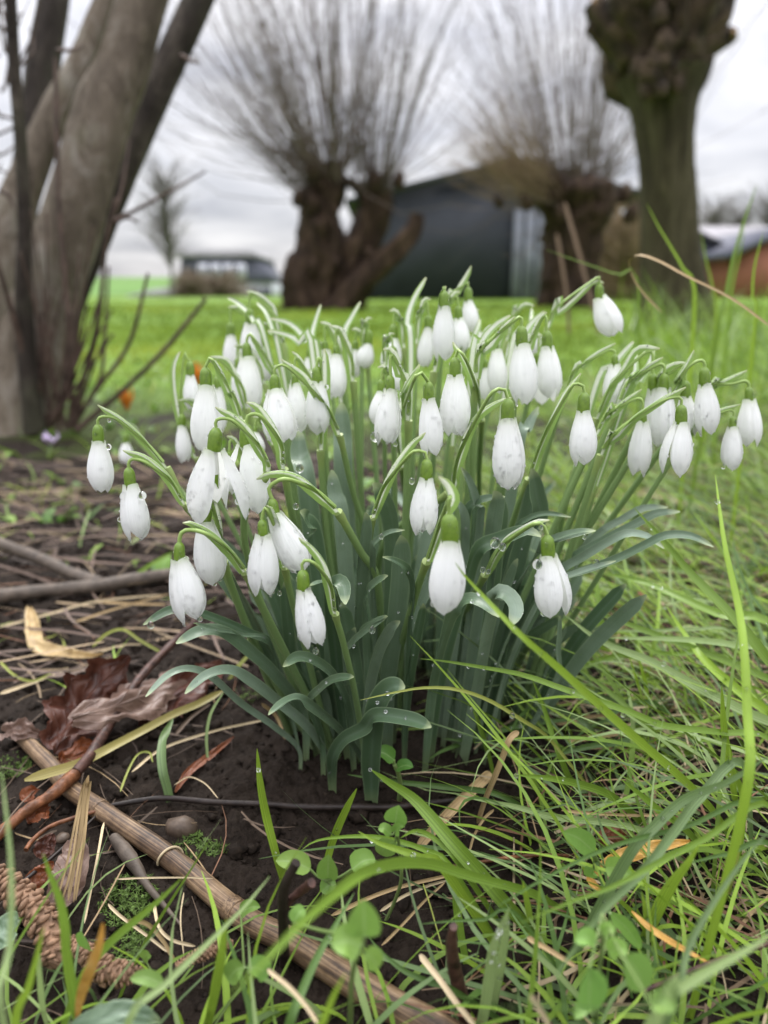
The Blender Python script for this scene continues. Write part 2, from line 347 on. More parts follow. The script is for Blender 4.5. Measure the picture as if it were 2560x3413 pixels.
# ------------------------------------------------------------------ far setting
def box(mb, lo, hi):
    lo, hi = np.array(lo, float), np.array(hi, float)
    V = np.array([[(lo, hi)[i][0], (lo, hi)[j][1], (lo, hi)[k][2]] for i in (0, 1) for j in (0, 1) for k in (0, 1)])
    return mb.add(V, [[0, 1, 3, 2], [4, 6, 7, 5], [0, 4, 5, 1], [2, 3, 7, 6], [0, 2, 6, 4], [1, 5, 7, 3]])
def prism(mb, poly, y0, y1):
    n = len(poly); V = [(x, y0, z) for x, z in poly] + [(x, y1, z) for x, z in poly]
    F = [[i, (i + 1) % n, n + (i + 1) % n, n + i] for i in range(n)]
    for i in range(1, n - 1): F += [[0, i + 1, i, i], [n, n + i, n + i + 1, n + i + 1]]
    return mb.add(V, F)
def part(name, mat, parent, *boxes):
    mb = MB()
    for b in boxes: box(mb, *b)
    return mb.build(name, mat, parent, False)
def vx(x, y, Yd): p = at((x * 1.5431, y * 1.5431), Yd); return p[0], p[2]
# barn
YB = 24.
bx0, bz0 = vx(770, 437, YB); bxa, bza = vx(1112, 352, YB); bx1, bz1 = vx(1196, 374, YB); bx2, bz2 = vx(1405, 432, YB)
bt = thing('barn', ((bx0 + bx1) / 2, YB, 0), 'dark slate-coloured barn with shallow gabled roof behind the old willows', 'barn')
mb = MB(); prism(mb, [(bx0, -.3), (bx1, -.3), (bx1, bz1), (bxa, bza), (bx0, bz0)], YB, YB + 14); mb.build('wall', 'barn_cladding', bt, False)
mb = MB(); k = .14
prism(mb, [(bx0 - .3, bz0 - .08), (bxa, bza + .003), (bxa, bza + k), (bx0 - .3, bz0 - .08 + k)], YB - .35, YB + 14.3); mb.build('roof', 'barn_roof', bt, False)
mb = MB(); prism(mb, [(bxa + .003, bza + .003), (bx2, bz2), (bx2, bz2 + k), (bxa + .003, bza + k)], YB - .35, YB + 14.3); mb.build('roof', 'barn_roof', bt, False)
part('post', 'barn_cladding', bt, ((bx2 - .35, YB + .1, -.2), (bx2 - .2, YB + .25, bz2 + .003)))
dx0, dz0 = vx(1108, 452, YB); dx1, _ = vx(1185, 452, YB); dw = (dx1 - dx0) / 3
for i in range(3): part('door', 'door_paint', bt, ((dx0 + i * dw + .03, YB - .1, -.1), (dx0 + (i + 1) * dw - .03, YB - .02, dz0)))
# outbuilding seen under the lean-to roof
x0, z0 = vx(1290, 532, 34); x1, _ = vx(1420, 532, 34)
ot = thing('outbuilding', ((x0 + x1) / 2, 34, 0), 'low pale grey outbuilding between the barn and the bare pollard', 'outbuilding')
part('wall', 'pale_wall', ot, ((x0, 34, -.3), (x1, 38, z0)))
mb = MB(); prism(mb, [(x0 - .3, z0 + .003), (x1 + .3, z0 + .003), (x1 + .1, z0 + .9), (x0 + .1, z0 + .9)], 33.7, 38.3); mb.build('roof', 'pale_roof', ot, False)
# white and slate house, far left
YH = 42.
hx0, hz0 = vx(392, 556, YH); hx1, hz1 = vx(548, 556, YH); hx2, hz2 = vx(604, 640, YH); _, hzb = vx(400, 608, YH)
ht = thing('house', ((hx0 + hx2) / 2, YH, 0), 'far white house with slate mansard roof and row of dormer windows', 'house')
part('wall', 'white_paint', ht, ((hx0 + .1, YH + .2, -.3), (hx2 - .4, YH + 7, hzb)))
mb = MB(); prism(mb, [(hx0 - .2, hzb + .003), (hx2 - .3, hzb + .003), (hx2 - .9, hzb + .5), (hx1, hz0), (hx0, hz0)], YH, YH + 7.2); mb.build('roof', 'slate', ht, False)
mb = MB(); prism(mb, [(hx0 - .4, hz0 + .003), (hx1 + .2, hz0 + .003), (hx1 - .2, hz0 + .35), (hx0, hz0 + .35)], YH - .2, YH + 7.4); mb.build('ridge', 'pale_roof', ht, False)
for i in range(4):
    a, zt = vx(430 + i * 27, 570, YH); b, zb = vx(452 + i * 27, 604, YH)
    w_ = part('window', 'white_paint', ht, ((a, YH - .3, zb), (b, YH - .003, zt)))
    mb = MB(); box(mb, (a + .1, YH - .33, zb + .25), ((a + b) / 2 - .08, YH - .303, zt - .12)); box(mb, ((a + b) / 2 + .08, YH - .33, zb + .25), (b - .1, YH - .303, zt - .12)); p_ = mb.build('pane', 'window_glass', ht, False); p_.parent = w_; p_.location = (0, 0, 0)
for a_, b_ in ((540, 560), (566, 585)):
    a, zt = vx(a_, 622, YH); b, zb = vx(b_, 645, YH); part('window', 'window_glass', ht, ((a, YH + .1, zb), (b, YH + .197, zt)))
# roofs and brick house, far right
x0, z0 = vx(1500, 478, 48); x1, z1 = vx(1720, 478, 48); _, zb = vx(1500, 545, 48)
rt = thing('farmhouse', ((x0 + x1) / 2, 48, 0), 'far grey farmhouse with broad pale roof right of the bare pollard', 'house')
part('wall', 'slate', rt, ((x0, 48.2, -.3), (x1, 55, zb)))
mb = MB(); V = [(x0 - .3, 48, zb), (x1 + .3, 48, zb), (x1 + .3, 51.5, z0), (x0 - .3, 51.5, z0), (x0 - .3, 55.2, zb), (x1 + .3, 55.2, zb)]
mb.add(V, [[0, 1, 2, 3], [3, 2, 5, 4], [0, 3, 4, 4], [1, 5, 2, 2]]); mb.build('roof', 'pale_roof', rt, False)
x0, z0 = vx(1592, 545, 30); x1, z1 = vx(1700, 500, 30)
kt = thing('brick_house', ((x0 + x1) / 2, 30, 0), 'red brick gable end with dark roof edge at the far field side', 'house')
mb = MB(); prism(mb, [(x0, -.3), (2 * x1 - x0, -.3), (2 * x1 - x0, z0), (x1, z1), (x0, z0)], 30, 37); mb.build('wall', 'brick', kt, False)
mb = MB(); prism(mb, [(x0 - .4, z0 - .25), (x1, z1 + .003), (x1, z1 + .22), (x0 - .4, z0 - .03)], 29.7, 37.3); mb.build('roof', 'slate', kt, False)
mb = MB(); prism(mb, [(x1 + .003, z1 + .003), (2 * x1 - x0 + .4, z0 - .25), (2 * x1 - x0 + .4, z0 - .03), (x1 + .003, z1 + .22)], 29.7, 37.3); mb.build('roof', 'slate', kt, False)
x0, z0 = vx(1500, 500, 33); x1, z1 = vx(1580, 520, 33)
gt = thing('garage', ((x0 + x1) / 2, 33, 0), 'dark garage with sloping roof beside the red brick gable', 'garage')
mb = MB(); prism(mb, [(x0, -.3), (x1, -.3), (x1, z1 - .5), (x0, z0 - .1)], 33, 38); mb.build('wall', 'slate', gt, False)
mb = MB(); prism(mb, [(x0 - .3, z0 + .003), (x1 + .3, z1 - .597), (x1 + .3, z1 - .4), (x0 - .3, z0 + .2)], 32.7, 38.3); mb.build('roof', 'barn_roof', gt, False)
# dike
x0, z0 = vx(225, 601, 60); x1, z1 = vx(420, 601, 60)
mb = MB(); g = np.zeros((14, 40, 3))
for i in range(14):
    for j in range(40):
        t = i / 13; s = j / 39
        g[i, j] = (x0 - 60 + s * (x1 - x0 + 75), 46 + t * 34, -.3 + (z0 + .5) * math.sin(min(1, t / .55) * math.pi / 2) * (1 if t < .75 else max(0, 1 - (t - .75) * 4)) + .1 * noise.noise(Vector((s * 9, t * 3, 0))))
mb.grid(g); struct(mb.build('grassy_dike', 'hill_grass'))
x0, _ = vx(272, 640, 36); x1, _ = vx(385, 640, 36)
mb = MB(); prism(mb, [(x0, -.1), (x1, -.1), (x1, .42), (x0 + 1.3, .36), (x0, .05)], 36, 37); tag(mb.build('low_wall', 'paving', None, False), 'low pale concrete wall at the foot of the grassy dike', 'wall')
def bush(name, x_, y_, Yd, w, h, mat, label, n=900):
    t = thing(name, (vx(x_, y_, Yd)[0], Yd, 0), label, 'shrub'); mb = MB(); c = np.array([vx(x_, y_, Yd)[0], Yd, 0])
    for _ in range(n):
        a, e = random.uniform(0, 6.28), random.random() ** .6; r = random.random() ** .4
        d = np.array([math.cos(a) * w * (1 - e * .6), math.sin(a) * w * .6, h * e]); P0 = c + d * r * .5; P1 = c + d * (r * .4 + .7) + rng.normal(0, .05 * h, 3)
        mb.tube(catmull([P0, (P0 + P1) / 2 + rng.normal(0, .06 * h, 3), P1], 4), np.linspace(.012, .004, 4) * h, 3, False)
    mb.build('twigs', mat, t)['kind'] = 'stuff'
    mb = MB(); V, F = ICO2; mb.add(V * np.array([w * .5, w * .3, h * .4]) + c + [0, 0, h * .3], F); mb.build('inner_growth', mat, t)
bush('brown_shrub', 455, 660, 38, 2.6, 1.3, 'hedge_brown', 'brown leafless hedge shrub before the far white house')
bush('brown_shrub', 415, 660, 36, 1.2, 1.0, 'hedge_brown', 'small brown bush beside the low pale wall')
bush('brown_shrub', 1350, 640, 20, 1.1, 2.3, 'shoot_tan', 'tan leafless bush right of the thick stubby willow')
def small_tree(x_, y_, Yd, h, w, label, mat='far_twig', n=220):
    c = np.array([vx(x_, y_, Yd)[0], Yd, 0.]); t = thing('leafless_tree', c, label, 'tree', None)
    mb = MB(); mb.tube(catmull([c, c + [.02 * h, 0, .3 * h], c + [0, 0, .75 * h]], 8), np.linspace(.016, .005, 8) * h, 6); mb.build('trunk', mat, t)
    mb = MB()
    for _ in range(n):
        z = random.uniform(.22, .8) * h; a = random.uniform(0, 6.28); l = w * random.uniform(.5, 1.1) * (1.05 - .5 * z / h)
        P0 = c + [0, 0, z]; d = np.array([math.cos(a) * l, math.sin(a) * l, random.uniform(.2, .8) * l + .1 * h])
        mb.tube(catmull([P0, P0 + d * .5 + [0, 0, .03 * h], P0 + d + rng.normal(0, .04 * h, 3)], 5), np.linspace(.0045, .0016, 5) * h, 3, False)
    o = mb.build('crown', mat, t); o['kind'] = 'stuff'
small_tree(372, 660, 30, 5.0, 1.5, 'slender leafless young tree before the grassy dike')
for x_, h, lb in ((1525, 8.2, 'far leafless tree rising behind the grey farmhouse roof, next to the pollard'), (1580, 7.8, 'far leafless tree rising behind the middle of the grey farmhouse roof'), (1640, 8.6, 'far leafless tree rising above the red brick gable')):
    small_tree(x_, 640, 70, h, 3.2, lb, 'far_twig', 260)
# ---- willows
def barkd(amp, seed, fl=5.):
    def f(v, th_, P):
        n, k = len(P), th_.shape[1]; out = np.ones((n, k))
        for i in range(n):
            for j in range(k):
                q = Vector((math.cos(th_[0, j]) * fl / 2.5, math.sin(th_[0, j]) * fl / 2.5, P[i][2] * fl * .35 + seed))
                out[i, j] = 1 + amp * noise.fractal(q, .7, 2., 4)
        return out
    return f
def limb(mb, pts, Yd, widths, n=22, k=20, amp=.25, seed=0., dy=None):
    P = [at((x * 1.5431, y * 1.5431), Yd + (dy[i] if dy else 0)) for i, (x, y) in enumerate(pts)]
    w = [ww * 1.5431 * mpp((x * 1.5431, y * 1.5431), Yd) / 2 for ww, (x, y) in zip(widths, pts)]
    Q = catmull(np.hstack([P, np.array(w)[:, None]]), n)
    return mb.tube(Q[:, :3], Q[:, 3], k, True, None, barkd(amp, seed))
def shoots(mb, c, n, spread, length, r0, up=1., lean=(0, 0, 0), droop=0., hr=(.38, .3, .2)):
    for _ in range(n):
        a = random.uniform(0, 2 * math.pi); e = abs(random.gauss(0, spread))
        d = np.array([math.sin(e) * math.cos(a), math.sin(e) * math.sin(a), math.cos(e) * up]) + np.array(lean); d = unit(d)
        L = length * random.uniform(.45, 1.1)
        P0 = c + np.array([math.cos(a) * hr[0], math.sin(a) * hr[1], random.uniform(-hr[2], hr[2])]) * random.uniform(.3, 1)
        bend = np.array([0, 0, 1.]) * (.28 * math.sin(e) * L if not droop else -droop * L)
        P = catmull([P0, P0 + d * L * .5 + rng.normal(0, .04 * L, 3), P0 + d * L + bend + rng.normal(0, .08 * L, 3)], 7)
        mb.tube(P, r0 * random.uniform(.7, 1.2) * np.linspace(1, .55, 7) ** 2, 3, False)
        for _k in range(random.randint(0, 2)):
            i = random.randint(2, 4); Q0 = P[i]; dd = unit(d + rng.normal(0, .22, 3)); l2 = L * random.uniform(.2, .45)
            mb.tube(catmull([Q0, Q0 + dd * l2 * .5, Q0 + dd * l2 + [0, 0, .06 * l2]], 4), np.linspace(r0 * .45, r0 * .2, 4), 3, False)
YW = 10.0
c0 = at_h((690 * 1.5431, 672 * 1.5431), 0.)
t = thing('pollard_willow', (vx(690, 660, YW)[0], YW, 0), 'old hollow pollard willow with two crooked heads and a broken side limb', 'tree')
mb = MB()
limb(mb, [(672, 705), (672, 660), (676, 590), (690, 520), (688, 460), (706, 400), (700, 352)], YW, [150, 128, 112, 92, 78, 82, 62], 40, 30, .42, 1)
limb(mb, [(738, 700), (742, 640), (764, 570), (790, 500), (812, 450), (818, 400)], YW + .1, [110, 96, 80, 66, 66, 56], 36, 26, .42, 5)
limb(mb, [(700, 610), (735, 555), (772, 520)], YW + .05, [80, 74, 50], 10, 14, .3, 8)
limb(mb, [(715, 700), (745, 650), (805, 585), (858, 540), (893, 498), (903, 462)], YW - .3, [70, 56, 46, 46, 40, 26], 30, 22, .42, 11)
limb(mb, [(655, 430), (668, 415), (700, 420), (745, 395), (770, 405), (805, 440)], YW + .1, [18, 28, 30, 22, 24, 40], 16, 12, .35, 14)
for _ in range(26):
    x_, y_ = random.choice(((700, 372), (815, 415), (672, 428), (690, 500), (680, 600), (770, 560), (740, 640))); x_ += random.gauss(0, 26); y_ += random.gauss(0, 22); w_ = random.uniform(16, 34)
    limb(mb, [(x_, y_ + w_ * .6), (x_ + random.uniform(-6, 6), y_), (x_ + random.uniform(-14, 14), y_ - w_ * .7)], YW + random.uniform(-.3, .1), [w_ * .7, w_, w_ * .3], 8, 10, .45, random.random() * 90)
mb.build('trunk', 'willow_bark', t)
mb = MB(); shoots(mb, at((703 * 1.5431, 372 * 1.5431), YW), 260, .62, 3.3, .0066, lean=(-.18, 0, 0)); shoots(mb, at((815 * 1.5431, 410 * 1.5431), YW), 110, .44, 3.1, .0066, lean=(.05, 0, 0), hr=(.2, .2, .1))
shoots(mb, at((668 * 1.5431, 425 * 1.5431), YW), 80, .5, 2.6, .005, lean=(-.85, 0, .15), hr=(.12, .15, .2))
mb.build('crown', 'shoot', t)['kind'] = 'stuff'
YW2 = 11.5
t = thing('pollard_willow', (vx(1230, 660, YW2)[0], YW2, 0), 'thick stubby pollard willow with bristling reddish shoots before the barn door', 'tree')
mb = MB(); limb(mb, [(1222, 705), (1224, 655), (1230, 590), (1240, 520), (1245, 460), (1246, 415), (1246, 385)], YW2, [150, 124, 112, 116, 138, 165, 90], 40, 30, .36, 21)
limb(mb, [(1270, 440), (1305, 425), (1335, 428)], YW2, [50, 42, 24], 8, 12, .3, 25); limb(mb, [(1220, 440), (1185, 415), (1165, 400)], YW2, [60, 44, 24], 8, 12, .3, 27)
for _ in range(26):
    x_, y_ = 1245 + random.gauss(0, 50), 425 + random.gauss(0, 26); w_ = random.uniform(16, 36)
    limb(mb, [(x_, y_ + w_ * .6), (x_, y_), (x_ + random.uniform(-14, 14), y_ - w_ * .7)], YW2 + random.uniform(-.4, .1), [w_ * .7, w_, w_ * .3], 8, 10, .45, random.random() * 90)
mb.build('trunk', 'willow_bark', t)
mb = MB(); shoots(mb, at((1240 * 1.5431, 395 * 1.5431), YW2), 270, .60, 3.5, .0066, lean=(-.05, 0, 0), hr=(.5, .4, .12)); mb.build('crown', 'shoot', t)['kind'] = 'stuff'
mb = MB(); shoots(mb, at((1195 * 1.5431, 425 * 1.5431), YW2), 190, .60, 1.7, .007, lean=(-1.1, -.2, -.45), hr=(.2, .3, .2)); shoots(mb, at((1180 * 1.5431, 415 * 1.5431), YW2), 90, .55, 1.7, .007, lean=(-1.0, -.2, .35), hr=(.2, .3, .2)); mb.build('side_shoots', 'shoot_tan', t)['kind'] = 'stuff'
YW3 = 4.5
t = thing('pollard_willow', (vx(1450, 640, YW3)[0], YW3, 0), 'bare mossy pollard willow trunk with knobbly freshly cut head', 'tree')
mb = MB(); limb(mb, [(1455, 745), (1452, 640), (1450, 580), (1446, 500), (1440, 400), (1436, 300), (1434, 220), (1433, 160)], YW3, [190, 150, 132, 118, 116, 124, 146, 190], 40, 30, .10, 31); mb.build('trunk', 'pollard_bark', t)
mb = MB(); limb(mb, [(1434, 215), (1433, 165), (1430, 110), (1428, 50), (1428, -10), (1428, -60)], YW3, [140, 205, 225, 240, 235, 120], 40, 44, .42, 35)
for q in (([(1370, 120), (1330, 70), (1295, 30), (1278, 5)], [100, 84, 60, 40]), ([(1345, 105), (1300, 75), (1268, 58)], [60, 38, 16]), ([(1490, 110), (1530, 90), (1560, 82), (1586, 72)], [90, 62, 42, 30]), ([(1500, 60), (1535, 25), (1560, -15), (1580, -50)], [90, 80, 60, 40]), ([(1470, 20), (1480, -30), (1490, -80)], [90, 80, 60]), ([(1380, 30), (1370, -20), (1360, -70)], [90, 80, 60])):
    limb(mb, q[0], YW3 - .05 * random.random(), q[1], 10, 14, .3, random.random() * 50)
for _ in range(34):
    x_, y_ = 1430 + random.uniform(-95, 95), random.uniform(-30, 190); w_ = random.uniform(18, 44); x_ = 1432 + (x_ - 1432) * (1 if y_ < 120 else .65)
    limb(mb, [(x_, y_ + w_ * .7), (x_ + (x_ - 1430) * .05, y_), (x_ + (x_ - 1430) * .12, y_ - w_ * .8)], YW3 - .30 + .002 * abs(x_ - 1430), [w_ * .7, w_, w_ * .3], 8, 10, .4, random.random() * 90)
hd = mb.build('head', 'willow_head', t)
for x_, y_, w_ in ((1282, 8, 24), (1584, 72, 20)):
    mb = MB(); V, F = ICO2; c = at((x_ * 1.5431, y_ * 1.5431), YW3 - .06); mb.add(V * w_ * .5 * 1.5431 * mpp((x_ * 1.5431, 0), YW3) * np.array([.5, 1, 1]) + c, F); mb.build('cut_end', 'cut_wood', t)
# ---- hazel clump, left
YZ = 1.25
t = thing('hazel', (vx(60, 940, YZ)[0], YZ, 0), 'grey-brown multi-stemmed hazel clump with thin suckers at its foot', 'tree')
def stemM(pts, w, dY, mat, name='stem', n=40, k=26, amp=.13, seed=0.):
    Ys = np.linspace(YZ + dY[0], YZ + dY[1], len(pts)); P = []; rw = []
    for (x, y), Yd, ww in zip(pts, Ys, w):
        p = px('M', (x, y)); P.append(at(p, Yd)); rw.append(ww * TILE['M'][2] * mpp(p, Yd) / 2)
    Q = catmull(np.hstack([P, np.array(rw)[:, None]]), n); mb = MB(); mb.tube(Q[:, :3], Q[:, 3], k, True, None, barkd(amp, seed, 12.)); return mb.build(name, mat, t)
stemM([(60, 1950), (90, 1750), (140, 1500), (205, 1280), (295, 1000), (405, 650), (460, 450), (535, 280), (625, -20), (710, -300)], [420, 340, 285, 262, 268, 248, 232, 215, 208, 195], (0, .1), 'hazel_bark', seed=1, n=60)
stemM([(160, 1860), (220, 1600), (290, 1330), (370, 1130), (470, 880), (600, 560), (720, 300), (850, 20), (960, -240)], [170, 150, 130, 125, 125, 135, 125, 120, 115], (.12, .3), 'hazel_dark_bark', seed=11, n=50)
stemM([(-60, 1820), (-45, 1400), (35, 1000), (155, 680), (250, 450), (345, 280), (455, 0), (560, -250)], [290, 250, 180, 138, 122, 112, 84, 76], (.12, .3), 'hazel_bark', seed=21, n=46)
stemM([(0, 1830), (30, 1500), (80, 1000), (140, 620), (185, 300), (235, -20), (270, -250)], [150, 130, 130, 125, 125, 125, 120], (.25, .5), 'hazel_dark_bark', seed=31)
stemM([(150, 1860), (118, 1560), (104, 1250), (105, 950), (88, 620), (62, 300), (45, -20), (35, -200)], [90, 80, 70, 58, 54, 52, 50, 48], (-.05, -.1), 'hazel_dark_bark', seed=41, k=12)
for q in (([(240, 250), (245, 520), (255, 860), (285, 1250), (300, 1500), (260, 1800)], 32), ([(-30, 1080), (20, 1240), (75, 1430), (130, 1640), (180, 1850)], 40), ([(500, 860), (455, 1080), (435, 1300), (400, 1500), (300, 1830)], 30),
          ([(560, 600), (530, 800), (470, 1000)], 20), ([(640, 1180), (560, 1480), (420, 1680), (300, 1850)], 26), ([(890, 1290), (720, 1500), (560, 1660), (330, 1860)], 30), ([(470, 1150), (450, 1500), (430, 1640), (320, 1840)], 24), ([(-20, 1650), (80, 1760), (150, 1850)], 26), ([(380, 1320), (330, 1560), (250, 1820)], 22)) + tuple(([(x1, y1), ((x1 + x0) / 2 + random.uniform(-25, 25), (y1 + 1830) / 2), (x0, 1850)], random.uniform(12, 24)) for x0, x1, y1 in [(random.uniform(120, 360), random.uniform(60, 640), random.uniform(900, 1500)) for _ in range(16)]):
    dd = random.uniform(-.12, .0); stemM(q[0], [q[1] * random.uniform(.8, 1.0) * s_ for s_ in np.linspace(.6, 1, len(q[0]))], (dd, -.04), 'sucker', 'sucker', 20, 8, .05, random.random() * 9)
mb = MB()
for _ in range(26):
    y0 = random.uniform(40, 900); x0 = random.uniform(-40, 60); P0 = at(px('M', (x0, y0)), YZ + .35); d = np.array([random.uniform(-.2, .25), random.uniform(-.1, .1), random.uniform(-.05, .25)])
    mb.tube(catmull([P0, P0 + d * .5 + rng.normal(0, .015, 3), P0 + d], 5), np.linspace(.003, .0012, 5), 4, False)
for q in ([(480, 960), (640, 880), (890, 740)], [(500, 960), (545, 940), (600, 960)], [(0, 820), (40, 850), (60, 900)], [(250, 220), (320, 215), (360, 200)], [(780, 240), (830, 265), (860, 275)]):
    mb.tube(catmull([at(px('M', p), YZ - .05) for p in q], 8), np.linspace(.0035, .0015, 8), 5, False)
mb.build('twigs', 'sucker', t)['kind'] = 'stuff'
print('background done')
# ------------------------------------------------------------------ snowdrops
GROUP = 'snowdrops in the clump'
plants = []                                   # (thing, base)
drops = MB()                                  # fine droplets
def drop_on(P, N, r, flat_=.65):
    V, F = ICO1; N = unit(N); k = V @ N
    drops.add(P + r * (V - np.outer(k * (1 - flat_), N)) + N * r * .12, F)
def petals(O, B, T, Wd, opened, parent, hero, yaw):
    ax = unit(T - B); L = np.linalg.norm(T - B)
    a = unit(np.cross(ax, [0, 1, .01])); b = np.cross(ax, a)
    nv_, nu = 18, 13; v = np.linspace(0, 1, nv_); u = np.linspace(-1, 1, nu)
    R0 = np.interp(v, [0, .08, .25, .42, .58, .72, .86, .95, 1], [.24, .275, .385, .465, .50, .487, .415, .31, .20]) * Wd
    R0 = np.convolve(np.pad(R0, 2, 'edge'), [.1, .2, .4, .2, .1], 'valid')
    ops = opened if isinstance(opened, (list, tuple)) else [opened] * 3
    for k in range(3):
        ang0 = yaw + k * 2 * math.pi / 3 + random.uniform(-.06, .06); op = math.radians(ops[k]); wide = 1 - .22 * min(1, ops[k] / 14)
        ln = L * random.uniform(.94, 1.03)
        hw = np.radians(np.interp(v, [0, .2, .6, 1], [48, 66, 66, 58])) * wide
        hw = hw * np.where(v > .7, np.sqrt(np.clip(1 - ((v - .7) / .3) ** 2.6, 0, 1)), 1)
        th_ = ang0 + u[None] * hw[:, None]
        ph = random.uniform(0, 6)
        rid = 1 + .028 * np.cos(u * 8 + ph)[None] * np.sin(np.pi * v)[:, None] + random.uniform(.02, .07) * np.exp(-(u * 2.2) ** 2)[None] * np.exp(-((v - .2) / .15) ** 2)[:, None] - random.uniform(0, .05) * np.exp(-((u - random.uniform(-.4, .4)) * 5) ** 2)[None] * np.exp(-((v - .45) / .35) ** 2)[:, None]
        r = R0[:, None] * (1 + .05 * u[None]) * rid
        dr = np.array([math.cos(ang0), math.sin(ang0)])
        xx, yy_ = r * np.cos(th_), r * np.sin(th_); zz = v[:, None] * ln - .02 * L * (1 - u[None] ** 2) * np.exp(-v * 8)[:, None] + .008 * L * np.cos(u * 5 + ph)[None] * (v[:, None] ** 6)
        rad = xx * dr[0] + yy_ * dr[1]; tn = -xx * dr[1] + yy_ * dr[0]; c_, s_ = math.cos(op), math.sin(op); r_at = .15 * Wd
        rad, zz = r_at + (rad - r_at) * c_ + zz * s_, zz * c_ - (rad - r_at) * s_
        xx, yy_ = rad * dr[0] - tn * dr[1], rad * dr[1] + tn * dr[0]
        G = B + xx[..., None] * a + yy_[..., None] * b + (zz - .01 * L)[..., None] * ax
        mb = MB(); mb.grid(G); mb.build('petal', 'petal', parent)
        if hero:
            for _ in range(int(hero * 2.6)):
                i, j = int(nv_ * random.betavariate(2.2, 1.3)) % (nv_ - 1), random.randint(0, nu - 2)
                P = G[i, j] + (G[i + 1, j + 1] - G[i, j]) * random.random(); N = np.cross(G[i + 1, j] - G[i, j], G[i, j + 1] - G[i, j])
                if np.dot(N, P - (B + ax * np.dot(P - B, ax))) < 0: N = -N
                drop_on(P, N, random.choice((.0002, .0002, .0003, .0003, .0004, .0007)) * random.uniform(.7, 1.2))
    if max(ops) > 5:
        for k in range(3):
            ang0 = yaw + math.pi / 3 + k * 2 * math.pi / 3; vv = np.linspace(0, 1, 9); uu = np.linspace(-1, 1, 7)
            r = np.interp(vv, [0, .5, .85, 1], [.13, .22, .24, .27]) * Wd * .62
            th_ = ang0 + uu[None] * np.radians(56) * np.where(vv > .85, .93, 1)[:, None]
            zz = vv[:, None] * L * .50 - .05 * L * (np.abs(uu)[None] < .25) * (vv[:, None] > .99)
            G = B + (r[:, None] * np.cos(th_))[..., None] * a + (r[:, None] * np.sin(th_))[..., None] * b + zz[..., None] * ax
            mb = MB(); mb.grid(G); mb.build('inner_petal', 'inner_petal', parent)
def add_leaf(parent, path, w, hint, n=26, tipk=.10, mat='snowdrop_leaf', fold=.14, twist=0., dr=0):
    P = catmull(path, n); v = np.linspace(0, 1, n)
    prof = np.where(v < tipk, np.sqrt(np.clip(1 - (1 - v / tipk) ** 2, .02, 1)), 1) * np.interp(v, [0, .3, .7, 1], [.92, 1, .9, .55])
    mb = MB(); mb.ribbon(P, w * prof, hint, 7, fold, twist); o = mb.build('leaf', mat, parent)
    for _ in range(dr):
        i = random.randint(1, n - 8); drop_on(P[i] + rng.normal(0, w * .15, 3), np.asarray(hint, float), random.choice((.0003, .0005, .0008)))
    return o
FC = np.array([.004, .368]); FR = np.array([.068, .066])     # where the clump is rooted
def clamp_base(x, y):
    d = (np.array([x, y]) - FC) / FR; l = np.linalg.norm(d)
    if l > 1: d /= l
    return FC + d * FR
